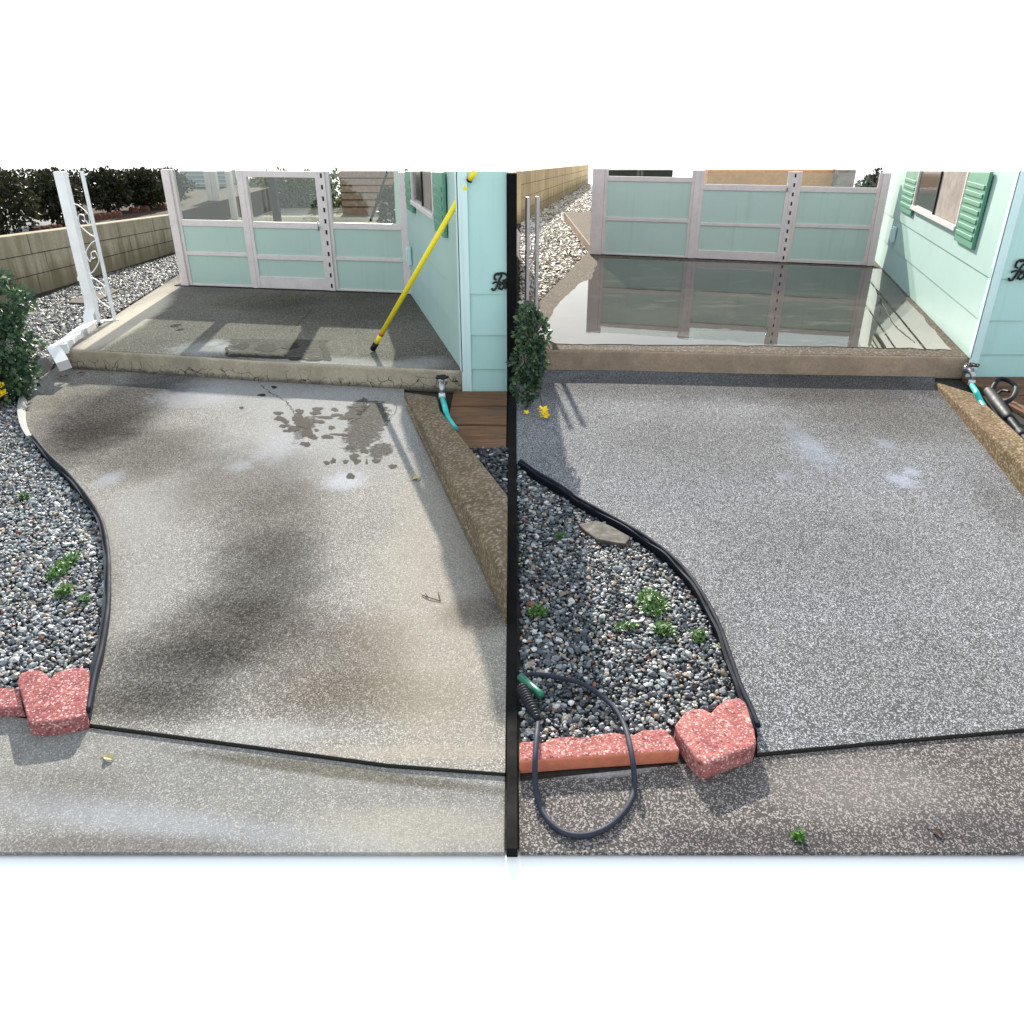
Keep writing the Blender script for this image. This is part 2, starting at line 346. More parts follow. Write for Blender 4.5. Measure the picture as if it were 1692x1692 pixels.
M['leaf'] = leafmat('bush_leaf', (.025,.06,.045), (.15,.24,.10)); M['cyp'] = leafmat('cypress_leaf', (.010,.016,.006), (.055,.050,.016))
M['weed'] = leafmat('weed_leaf', (.03,.11,.02), (.13,.27,.05)); M['petal'] = plain('yellow_petal', (.95,.66,.01), .5, .05)
M['bark'] = plain('bark', (.07,.045,.03), .9, .3, 40)
M['mulch'] = plain('bark_mulch', (.07,.05,.042), .95, .45, 45, .1, bump=.8)
M['dryleaf'] = plain('dry_leaf', (.50,.42,.14), .6, .3, 80)
M['flatstone'] = plain('flat_stone', (.075,.066,.056), .8, .3, 25, .3, bump=.3)
M['hedge'] = leafmat('hedge_leaf', (.05,.08,.02), (.20,.23,.05))
M['greysiding'] = plain('grey_blue_siding', (.36,.42,.44), .6, .12, 4)
M['tanbrick'] = plain('tan_brick', (.42,.26,.19), .85, .25, 14, .2, bump=.3)
M['orangestucco'] = plain('orange_stucco', (.75,.38,.16), .85, .25, 10, .2)
M['palefloor'] = concrete('pale_far_concrete', (.36,.33,.27), (.30,.28,.24), .2, 60)
M['damp'] = plain('damp_concrete', (.062,.056,.046), .8, .25, 60, .05)
M['damp2'] = plain('damp_mat_print', (.105,.10,.092), .85, .45, 12, .05)
M['damp3'] = plain('damp_edge', (.04,.037,.032), .85, .2, 30, .05)

# ------------------------------------------------------------------ ground of the two plots
def sheet(name, poly, z, mat, thick=None, kind='structure', bevel=0, **k):
    b = MB(); b.prism(poly, (z-thick) if thick else z-.003, z); return tag(b.build(name, mat, bevel=bevel), kind=kind, **k)
g = MB(); g.add([(-500,-30,0),(500,-30,0),(500,900,0),(-500,900,0)], [(0,1,2,3)]); tag(g.build('ground', M['white']), kind='structure')
Y0 = W(846,1410,.014).y                                         # front end of both plots
EDGE = .016                                                     # half width left to the divider
zP, zD, zT = .024, .014, .165                                   # path, driveway and porch levels
soilL = [(-3.2,Y0+.02),(-.004,Y0+.02),(-.004,13.5),(-6.5,13.5),(-6.5,5)]
sheet('ground', soilL, .006, M['soil']); sheet('ground', [(.004,Y0+.02),(3.2,Y0+.02),(5.5,6),(5.5,13),(.9,24),(.004,24)], .006, M['soil'])

edgeL = [(103,600),(62,628),(44,662),(44,705),(75,752),(115,792),(150,835),(172,875),(181,920),(183,970),(181,1020),(172,1080),(160,1130),(149,1190)]
edgeR = [(846,757),(880,784),(920,808),(962,836),(1040,880),(1085,910),(1122,942),(1155,985),(1185,1040),(1203,1090),(1222,1145),(1238,1180),(1251,1212)]
eL = smooth_path([W(u,v,zP) for u,v in edgeL], 6); eR = smooth_path([W(u,v,zP) for u,v in edgeR], 6)
def clipx(pts, lo=None, hi=None):
    return [(max(p[0],lo) if lo is not None else min(p[0],hi), p[1]) for p in pts]
# L path
pl = [xy(p) for p in eL] + [xy(W(148,1196,zP)), xy(W(420,1232,zP)), xy(W(640,1262,zP)), xy(W(832,1277,zP)), (-EDGE-.002, W(838,1277,zP).y)]
pl += [(-EDGE-.002, W(838,1030,zP).y), xy(W(668,655,zP)), xy(W(668,640,zP)), xy(W(420,618,zP)), xy(W(105,592,zP))]
pl = clipx(pl, hi=-EDGE-.002)
sheet('path', pl, zP, M['path_before'], .018, bevel=.002)
pr = [xy(p) for p in eR] + [xy(W(1251,1244,zP)), xy(W(1450,1225,zP)), xy(W(1700,1203,zP)), xy(W(1960,1180,zP)), xy(W(1960,1100,zP)), xy(W(1700,832,zP)), xy(W(1545,637,zP)), xy(W(1545,618,zP)), xy(W(1200,612,zP)), xy(W(850,600,zP))]
pr = clipx(pr, lo=EDGE+.002)
sheet('path', pr, zP, M['path_after'], .018, bevel=.002)
for o_ in [q for q in COL.objects if q.name.startswith('path')]:
    o_.data.materials.append(M['joint'])
    for p in o_.data.polygons:
        if abs(p.normal.z) < .5: p.material_index = 1
# driveways
dl = [(-3.2,Y0),(-EDGE-.002,Y0)] + clipx([xy(W(838,1282,zD)), xy(W(640,1268,zD)), xy(W(420,1238,zD)), xy(W(148,1202,zD))], hi=-EDGE-.002) + [xy(W(0,1180,zD)), xy(W(-600,1150,zD))]
sheet('driveway', dl, zD, M['drive_before'], .009, bevel=.003)
dr = [(EDGE+.002,Y0),(3.2,Y0)] + [xy(W(1960,1186,zD)), xy(W(1700,1209,zD)), xy(W(1450,1231,zD)), xy(W(1254,1250,zD)), xy(W(1125,1262,zD)), (EDGE+.002, W(850,1290,zD).y)]
sheet('driveway', dr, zD, M['drive_after'], .009, bevel=.003)
# black border line added between the plots: low strip in front, board behind
b = MB(); yb = 4.86
b.prism([(-.0138,Y0-.0),(.0138,Y0),(.028,yb),(-.028,yb)], .0, .028)
tag(b.build('divider_strip', M['black'], bevel=.002), 'low black strip added as a border line front to back between the two paths', 'border line')
b = MB(); zb_ = AtY(846,284,11).z; b.prism([(-.028,yb+.003),(.028,yb+.003),(.05,11),(-.05,11)], .0, [1.335,1.335,zb_,zb_])
tag(b.build('divider_board', M['black']), 'tall black board added as a border line between the left house corner and the right garden strip', 'divider board')

# ------------------------------------------------------------------ gravel
def stones(name, poly, size, spacing, palette, label=None, seed=1, zbase=.012, jitter=.5, flat=.7, faces='ico'):
    r = np.random.default_rng(seed); P = np.array([p[:2] for p in poly], float)
    x0,y0 = P.min(0); x1,y1 = P.max(0)
    gx, gy = np.meshgrid(np.arange(x0,x1,spacing), np.arange(y0,y1,spacing)); pts = np.stack([gx.ravel(),gy.ravel()],1)
    pts = np.concatenate([pts, pts + spacing*.5]) if spacing > size*.9 else pts
    pts = pts + r.uniform(-jitter,jitter,pts.shape)*spacing
    ins = np.zeros(len(pts),bool); n = len(P); j = n-1
    for i in range(n):
        c = ((P[i,1]>pts[:,1]) != (P[j,1]>pts[:,1])); dy = P[j,1]-P[i,1]
        xx = (P[j,0]-P[i,0])*(pts[:,1]-P[i,1])/(dy if abs(dy)>1e-9 else 1e-9)+P[i,0]; ins ^= c & (pts[:,0]<xx); j = i
    pts = pts[ins]; N = len(pts)
    bm = bmesh.new()
    if faces == 'ico': bmesh.ops.create_icosphere(bm, subdivisions=1, radius=1)
    else: bmesh.ops.create_cube(bm, size=1.5); bmesh.ops.create_vert
    bv = np.array([v.co[:] for v in bm.verts]); bf = np.array([[v.index for v in f.verts] for f in bm.faces]); bm.free()
    nv, nf, k = len(bv), len(bf), bf.shape[1]
    rad = size*.5*np.clip(r.lognormal(0,.32,(N,1,1)),.45,2.1); asp = r.uniform(.65,1.25,(N,1,3)); asp[:,:,2] *= flat
    V = bv[None]*(1+r.uniform(-.36,.30,(N,nv,1)))*rad*asp
    a = r.uniform(0,6.28,N); ca,sa = np.cos(a),np.sin(a); t = r.uniform(-.5,.5,N); c2,s2 = np.cos(t),np.sin(t)
    X = V[:,:,0]*c2[:,None]-V[:,:,2]*s2[:,None]; Z = V[:,:,0]*s2[:,None]+V[:,:,2]*c2[:,None]; Yv = V[:,:,1]
    Xr = X*ca[:,None]-Yv*sa[:,None]+pts[:,0,None]; Yr = X*sa[:,None]+Yv*ca[:,None]+pts[:,1,None]
    Zr = Z + zbase + r.uniform(0,size*.7,(N,1))
    VV = np.stack([Xr,Yr,Zr],2).reshape(-1,3); FF = (bf[None]+np.arange(N)[:,None,None]*nv).reshape(-1)
    me = bpy.data.meshes.new(name); me.vertices.add(len(VV)); me.vertices.foreach_set('co', VV.ravel().astype(np.float32))
    me.loops.add(len(FF)); me.loops.foreach_set('vertex_index', FF.astype(np.int32)); me.polygons.add(N*nf)
    me.polygons.foreach_set('loop_start', (np.arange(N*nf)*k).astype(np.int32)); me.update(calc_edges=True); me.validate(); me.polygons.foreach_set('use_smooth', np.zeros(len(me.polygons),bool))
    pal = np.array([c for _,c in palette]); wt = np.array([q for q,_ in palette]); wt = wt/wt.sum()
    cc = pal[r.choice(len(pal),N,p=wt)]*r.uniform(.7,1.3,(N,1)); cc = np.clip(np.concatenate([cc,np.ones((N,1))],1),0,1)
    at = me.color_attributes.new('tone','FLOAT_COLOR','POINT'); at.data.foreach_set('color', np.repeat(cc,nv,0).ravel().astype(np.float32))
    me.materials.append(M['stone']); o = bpy.data.objects.new(name, me); COL.objects.link(o)
    tag(o, label, None, None, 'stuff'); o['category'] = 'gravel'; return o
blue = [(5,(.045,.055,.068)),(4,(.10,.12,.14)),(3,(.20,.22,.24)),(2.4,(.42,.43,.43)),(1.2,(.66,.66,.63)),(.9,(.33,.25,.17)),(.3,(.24,.10,.06)),(.4,(.48,.40,.28))]
blueL = [(4,(.055,.068,.082)),(4,(.12,.145,.17)),(3.5,(.24,.27,.29)),(3,(.48,.50,.50)),(1.6,(.75,.75,.72)),(1,(.36,.29,.20)),(.3,(.26,.11,.07)),(.5,(.50,.43,.30))]
beige = [(4,(.55,.47,.36)),(3,(.68,.62,.52)),(2,(.38,.31,.22)),(2,(.75,.72,.66)),(1.6,(.16,.13,.11)),(.6,(.30,.19,.11))]
mixg = [(4,(.07,.07,.075)),(3,(.16,.16,.16)),(3,(.34,.33,.30)),(2.4,(.62,.60,.55)),(1,(.30,.24,.17))]
bedL = [xy(W(u,v,.02)) for u,v in [(40,660),(40,705),(70,755),(110,796),(145,838),(167,878),(176,922),(178,970),(176,1020),(167,1080),(155,1130),(146,1165),(60,1160),(30,1150),(0,1142),(-260,1130),(-420,800),(-260,640),(-80,600)]]
stones('gravel', bedL, .0145, .0118, blueL, 'blue grey and white gravel bed left of the stained path', 3)
stripL = [xy(W(u,v,.02)) for u,v in [(38,662),(60,626),(100,594),(98,582),(188,520),(296,452),(298,420),(170,456),(48,500),(-120,560),(-260,640),(-80,600)]]
stones('gravel', stripL, .026, .0215, mixg, 'grey and cream gravel strip between the block wall and the left porch', 4)
bedR = clipx([xy(W(u,v,.02)) for u,v in [(846,764),(876,790),(916,814),(958,842),(1036,886),(1081,916),(1118,948),(1151,990),(1181,1044),(1199,1094),(1217,1146),(1225,1165),(1140,1175),(1110,1200),(1100,1215),(850,1232)]], lo=EDGE+.012)
stones('gravel', bedR, .0145, .0118, blue, 'dark blue grey gravel bed with weeds beside the cleaned path', 5)
stripR = clipx([xy(W(u,v,.02)) for u,v in [(862,368),(969,304),(975,306),(987,405),(982,412),(892,497),(862,525),(850,540)]], lo=.06)
stones('gravel', stripR, .04, .036, beige, 'sunlit beige gravel strip beside the tan block wall', 6, zbase=.02, flat=.6)
sheet('ground', [(p[0]*1.0,p[1]) for p in stripR], .012, plain('beige_grit',(.40,.34,.26),.9,.5,40))
darkg = [(5,(.03,.033,.04)),(3,(.07,.075,.09)),(1.2,(.22,.23,.25)),(.4,(.4,.4,.4))]
stones('gravel', [xy(W(838,822,.02)), xy(W(775,742,.02)), xy(W(838,742,.02))], .022, .018, darkg, 'near black gravel in the corner between plank skirt and curb', 8, zbase=.02)

# a few stray brown stones and weeds lie in the beds
def tuft(name, label, cat, group, cx, cy, z, rad, n, size, mat, ry=None, h=.03, seed=0):
    r = random.Random(seed); b = MB(); ry = ry or rad; tones = []
    for i in range(n):
        a = r.uniform(0,6.28); q = math.sqrt(r.random()); x = cx+math.cos(a)*q*rad; y = cy+math.sin(a)*q*ry; zz = z + r.uniform(.2,1)*h*(1.15-q)
        s = size*r.uniform(.6,1.3); th = r.uniform(0,6.28); tl = r.uniform(-.5,.9)
        d = Vector((math.cos(th)*math.cos(tl), math.sin(th)*math.cos(tl), math.sin(tl))); sd_ = Vector((-math.sin(th), math.cos(th), r.uniform(-.3,.3)))
        p = Vector((x,y,zz)); b.add([p, p+d*s*.5+sd_*s*.3, p+d*s, p+d*s*.5-sd_*s*.3], [(0,1,2,3)]); tones += [r.random()]*4
    for i in range(max(3,n//12)):
        a = r.uniform(0,6.28); q = math.sqrt(r.random())*.8; x = cx+math.cos(a)*q*rad; y = cy+math.sin(a)*q*ry
        b.add([(x-.0012,y,z-.01),(x+.0012,y,z-.01),(x+.001,y,z+h*.7),(x-.001,y,z+h*.7)], [(0,1,2,3)]); tones += [.5]*4
    o = b.build(name, mat); at = o.data.color_attributes.new('tone','FLOAT_COLOR','POINT')
    for i,t in enumerate(tones): at.data[i].color = (t,t,t,1)
    return tag(o, label, cat, group)
wl = [(104,935,.030,.11,190,'tall patch of green weeds in the left gravel bed'),(106,975,.022,.04,90,'small weed tuft just nearer than the tall weed patch on the left'),
      (40,820,.025,.02,40,'faint weed sprout high in the left gravel bed'),(140,990,.014,.02,26,'tiny weed against the left black edging'),
      (1078,995,.045,.09,210,'bushy green weed patch near the middle of the right gravel bed'),(1098,1040,.03,.035,110,'weed clump just nearer than the bushy right patch'),
      (1035,1035,.035,.018,50,'thin weed runner left of the right bed clump'),(1155,1050,.018,.03,50,'weed sprig near the right black edging'),
      (888,1010,.03,.035,70,'weeds beside the divider in the right gravel bed'),(925,885,.016,.02,24,'little weed high in the right bed by the flat stone'),
      (1196,1068,.012,.018,18,'tiny sprig touching the right black edging'),(1320,1376,.010,.012,30,'small green weed on the dark right driveway')]
for i,(u,v,rx,ry,n,lab) in enumerate(wl):
    c = W(u,v,.03); tuft('weed', lab, 'weed', 'weeds growing in gravel and concrete', c.x, c.y, .026 if v<1300 else .014, rx*1.2, int(n*2), .016, M['weed'], ry, .022, i)

# ------------------------------------------------------------------ black edging strips
def edging(pts, label, mats, h=.055, w=.007, lean=.02, name='lawn_edging', rng_=None):
    b = MB(); P = [Vector(p) for p in pts]; n = len(P); vs = []
    for i,p in enumerate(P):
        t = (P[min(i+1,n-1)]-P[max(i-1,0)]).normalized(); s = Vector((-t.y,t.x,0))
        hh = h + .004*math.sin(i*.7)
        for (o_,z) in ((-w,.004),(w,.004),(w*.8+lean,hh),(-w*.8+lean,hh)): vs.append((p.x+s.x*o_, p.y+s.y*o_, z))
    fs = [(0,1,2,3),((n-1)*4+3,(n-1)*4+2,(n-1)*4+1,(n-1)*4)]
    for i in range(n-1):
        for k in range(4): fs.append((i*4+k,i*4+(k+1)%4,(i+1)*4+(k+1)%4,(i+1)*4+k))
    b.add(vs, fs); return b
for pts, lab in ((eL,'curving black plastic edging beside the stained left path'),(eR,'curving black plastic edging beside the cleaned right path')):
    root = empty('lawn_edging', (0,0,0), label=lab, cat='edging', group='black lawn edging strips')
    pts = [p for p in pts if abs(p.x) > .03]
    if pts is not eR and pts[0].x < 0:
        k = 22; edging(pts[k-1:], '', None, lean=-.012).build('strip', M['blackplastic'], root, smooth=False)
        edging(pts[12:k], '', None, w=.012, lean=-.02, h=.06).build('worn_strip', M['greyplastic'], root)
        edging(pts[2:13], '', None, h=.10, w=.006, lean=-.05).build('strip', M['blackplastic'], root)
    else: edging(pts, '', None, h=.05, lean=-.012).build('strip', M['blackplastic'], root)
    bb = MB(); bb.tube([Vector((p.x,p.y,.052 if pts[0].x>0 else .056)) for p in (pts[21:] if pts[0].x<0 else pts)], .008, 8); bb.build('rounded_lip', M['blackplastic'], root, smooth=True)

# ------------------------------------------------------------------ red pavers
def paver(px, z, label, mats, facefront=False):
    b = MB(); b.prism([xy(W(u,v,z)) for u,v in px], .008, z)
    o = b.build('edging_paver', mats, bevel=.007, seg=3)
    if facefront:
        for p in o.data.polygons:
            if p.normal.y < -.7: p.material_index = 1
    return tag(o, label, 'paver', 'red scalloped garden pavers')
paver([(28,1124),(34,1112),(48,1106),(64,1106),(76,1112),(82,1121),(90,1112),(112,1103),(138,1102),(147,1110),(145,1150),(141,1182),(120,1187),(60,1195),(46,1192),(38,1160)], .065, 'notched red paver at the corner of the stained path and driveway', M['brick'])
paver([(-140,1146),(-80,1134),(-20,1134),(34,1137),(38,1168),(-140,1176)], .05, 'red paver half cut off at the left driveway edge', M['brick'])
paver([(1115,1198),(1130,1178),(1143,1170),(1163,1170),(1175,1177),(1185,1165),(1202,1154),(1222,1152),(1233,1161),(1247,1206),(1250,1225),(1245,1233),(1204,1248),(1163,1264),(1148,1250),(1121,1211)], .07, 'heart shaped red paver at the tip of the right gravel bed', M['brick2'])
lx = W(858,1240,.055)
lp = [(858,1225),(885,1223),(895,1227),(912,1219),(945,1215),(964,1219),(989,1212),(1012,1209),(1030,1212),(1046,1213),(1063,1205),(1098,1203),(1113,1218),(1124,1240),(1020,1247),(940,1252),(858,1259)]
paver(lp, .055, 'long three lobed red paver lying under the black hose loop', [M['brick2'], M['brickface']], True)

# ------------------------------------------------------------------ porches
def porch(px_top, mats, back):
    b = MB(); b.prism([xy(W(u,v,zT)) if v < 2000 else u for u,v in px_top] + back, .006, zT)
    o = b.build('porch', mats, bevel=.022, seg=3)
    for p in o.data.polygons:
        if abs(p.normal.z) < .5: p.material_index = 1
    return tag(o, kind='structure')
HLx0 = W(768,612,zT).x                                          # left house: x of its side wall at the corner
AL, BL = W(296,471,zT), W(680,485,zT)                            # left enclosure base line
AR, BR_ = W(979,420,zT), W(1456,440,zT)
cornerL = Vector((HLx0, W(735,612,zT).y-.0, 0)); cornerR = Vector((W(1601,590,zT).x, W(1601,590,zT).y, 0))
pbL = [W(104,577,zT), W(260,585,zT), W(420,596,zT), W(600,605,zT), W(748,612,zT)]
porL = [xy(p) for p in pbL] + [(cornerL.x+.12, cornerL.y), (BL.x+.12, BL.y), (BL.x+.3, BL.y+6.5), (W(300,452,zT).x-1.6, BL.y+6.5), xy(W(300,449,zT)), xy(W(191,519,zT))]
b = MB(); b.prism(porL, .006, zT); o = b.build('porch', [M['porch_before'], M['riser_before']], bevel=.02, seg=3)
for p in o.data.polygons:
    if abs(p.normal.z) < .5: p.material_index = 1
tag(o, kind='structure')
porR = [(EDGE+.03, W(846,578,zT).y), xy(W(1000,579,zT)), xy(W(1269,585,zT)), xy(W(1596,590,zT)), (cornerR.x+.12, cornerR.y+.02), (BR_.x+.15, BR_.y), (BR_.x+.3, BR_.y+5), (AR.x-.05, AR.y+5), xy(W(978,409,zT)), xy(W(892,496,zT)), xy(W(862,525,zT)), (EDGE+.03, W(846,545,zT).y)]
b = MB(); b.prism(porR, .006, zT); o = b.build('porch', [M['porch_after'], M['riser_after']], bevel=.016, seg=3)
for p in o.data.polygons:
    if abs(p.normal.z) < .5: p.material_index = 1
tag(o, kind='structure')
# standing water on the cleaned porch
m = NT('water_film'); n = m.noise(1.6,5,.6); n2 = m.noise(5,4,.6); s_ = m.n('ShaderNodeMapping'); m.l(m.pos, s_.inputs[0]); s_.inputs['Scale'].default_value = (1.0,2.2,1)
patchy = m.mapr(m.noise(2.1,6,.72,vec=s_.outputs[0]),.555,.60)
wc = m.mix(m.mapr(n,.35,.65), (.060,.050,.034), (.036,.031,.022)); wc = m.mix(m.mul(patchy,.6), wc, (.115,.10,.078)); wc = m.mix(m.mapr(m.noise(180,3,.6),.4,.7,0,.4), wc, (.03,.028,.022))
wb = m.n('ShaderNodeBump'); wb.inputs['Strength'].default_value = .035; wb.inputs['Distance'].default_value = .004; m.l(m.mul(n2, m.mul(m.noise(120,3,.6), m.mul(patchy,.25)), 'ADD'), wb.inputs['Height']); m.l(wb.outputs[0], m.p.inputs['Normal'])
m.fin(wc, m.mapr(patchy,0,1,.012,.07), .5); m.p.inputs['IOR'].default_value = 1.36; M['water'] = m.m
r = random.Random(5)
def wobble(pts, n=9, amp=.015, seed=1):
    r = random.Random(seed); o = []
    for i in range(len(pts)):
        a = Vector(pts[i]); c = Vector(pts[(i+1)%len(pts)])
        for k in range(n):
            t = k/n; p = a.lerp(c,t); o.append((p.x + r.uniform(-amp,amp), p.y + r.uniform(-amp,amp)))
    return o
pud = [W(u,v,zT) for u,v in [(885,556),(920,569),(1020,570),(1160,571),(1350,573),(1500,576),(1570,579),(1520,520),(1456,445),(1300,438),(1145,433),(990,427),(976,462),(962,466),(925,500)]]
pw = wobble([(p.x,p.y) for p in pud], 8, .012, 3)
b = MB(); b.prism(pw, zT+.0005, zT+.004); tag(b.build('puddle', M['water']), kind='structure')

# wet prints and the mat print on the stained side
def spot_sheet(specs, z, mat, name='wet_patch', seed=2):
    r = random.Random(seed); b = MB(); al = []
    for (u,v,du,dv) in specs:
        N = 28; ph = [r.uniform(0,6.28) for _ in range(4)]; rings = [[],[]]
        for ri,sc_ in enumerate((.62,1.35)):
            for k in range(N):
                a = 2*math.pi*k/N; q = (1 + .14*math.sin(2*a+ph[0]) + .12*math.sin(3*a+ph[1]) + .09*math.sin(5*a+ph[2]) + .05*math.sin(9*a+ph[3]))*sc_
                p = W(u+du*q*math.cos(a), v+dv*q*math.sin(a), z); rings[ri].append((p.x,p.y))
        zz = z + .0012 + r.uniform(0,.0016)
        b.add([(p[0],p[1],zz) for p in rings[0]+rings[1]], [tuple(range(N))[::-1]]+[(k,(k+1)%N,N+(k+1)%N,N+k) for k in range(N)]); al += [1]*N+[0]*N
    o = b.build(name, mat); at = o.data.color_attributes.new('tone','FLOAT_COLOR','POINT')
    for i,t in enumerate(al): at.data[i].color = (t,t,t,1)
    return tag(o, kind='structure')
def film(name, col, rough=.75, lo=.30, hi=.62, amp=.5, sc=60):
    m = NT(name); a = m.n('ShaderNodeAttribute'); a.attribute_name = 'tone'; r_ = m.sep(a.outputs['Color'])[0]
    q = m.mul(m.noise(sc,5,.65), .5, 'SUBTRACT'); f = m.mapr(m.mul(r_, m.mul(q, amp*2), 'ADD'), lo, hi, 0, .88)
    n = m.noise(200,3,.6); m.fin(m.mix(m.mapr(n,.35,.7), col, tuple(c*.6 for c in col)), rough, .06)
    t = m.n('ShaderNodeBsdfTransparent'); ms = m.n('ShaderNodeMixShader'); m.l(f, ms.inputs[0]); m.l(t.outputs[0], ms.inputs[1]); m.l(m.p.outputs[0], ms.inputs[2]); m.l(ms.outputs[0], m.o.inputs[0]); return m.m
M['film'] = film('wet_film', (.030,.027,.022)); M['film2'] = film('wet_mat_film', (.075,.07,.06), sc=25, amp=.9)
spots = [(x,y,dx,dy) for x,y,dx,dy in [(460,683,7,3),(463,692,9,4),(472,697,6,3),(486,708,8,5),(492,690,10,6),(500,700,12,8),(508,715,10,7),(517,722,8,4),(495,680,7,4),(524,676,8,3),(522,682,10,3),(528,697,8,3),
    (548,707,6,3),(538,690,11,2.5),(556,686,9,2.5),(555,652,0,0),(505,734,8,4),(541,722,11,3),(560,718,14,1.8),(577,739,6,3),(602,745,7,4),(585,755,8,5),(590,763,6,4),(540,765,5,3),(551,762,5,4),(571,763,5,3),(606,763,2,4),(622,762,6,4),
    (649,771,6,4),(579,787,8,4),(582,672,8,2),(572,690,14,3),(585,690,12,3),(453,640,5,2),(433,653,6,2.5),(399,674,4,2),(476,712,7,2.5),(470,704,8,3),(553,677,6,2.5),(523,711,4,2),(534,705,0,0)] if dx]
spot_sheet(spots, zP, M['film'], seed=3)
def quad_film(q, ins, z, mat):
    c = sum((Vector(p) for p in q), Vector((0,0,0)))/4; b = MB(); inner = [p.lerp(c,ins) for p in q]; N = 4
    b.add([(p.x,p.y,z) for p in inner+list(q)], [(0,1,2,3)]+[(k,(k+1)%N,N+(k+1)%N,N+k) for k in range(N)])
    o = b.build('wet_patch', mat); at = o.data.color_attributes.new('tone','FLOAT_COLOR','POINT')
    for i in range(8): at.data[i].color = ((.55,)*3 if i<4 else (.25,)*3)+(1,)
    return tag(o, kind='structure')
quad_film([W(u,v,zT) for u,v in [(380,559),(527,561),(547,596),(370,589)]], .06, zT+.0015, M['film2'])
spot_sheet([(533,570,5,7),(539,583,6,8),(541,592,7,4),(520,594,14,2.6),(490,593,16,2.4),(455,591,18,2.2),(420,589,18,2),(390,588,14,2),(375,580,3,6),(471,588,2,5),(533,563,8,2.4),(400,572,12,5),(440,575,18,6),(480,572,14,5)], zT+.0012, M['film'], seed=5)
def crack(pts, z, w_, seed):
    r = random.Random(seed); b = MB(); P = smooth_path([W(u,v,z) for u,v in pts], 8); L_ = []; R_ = []
    for i,p in enumerate(P):
        j = r.uniform(-.006,.006); ww = w_*r.uniform(.3,1.2); L_.append((p.x-ww+j,p.y+j,z+.003)); R_.append((p.x+ww+j,p.y+j,z+.003))
    for i in range(len(P)-1): b.add([L_[i],R_[i],R_[i+1],L_[i+1]], [(0,1,2,3)])
    return tag(b.build('crack', M['joint']), kind='structure')
crack([(430,636),(448,650),(468,660),(480,674),(492,690)], zP, .004, 1)
crack([(478,557),(483,545),(500,528),(515,510)], zT, .003, 2); crack([(640,700),(655,675),(650,668)], zP, .002, 3)
crack([(1448,480),(1462,510),(1480,540),(1512,566)], zT+.003, .006, 4)

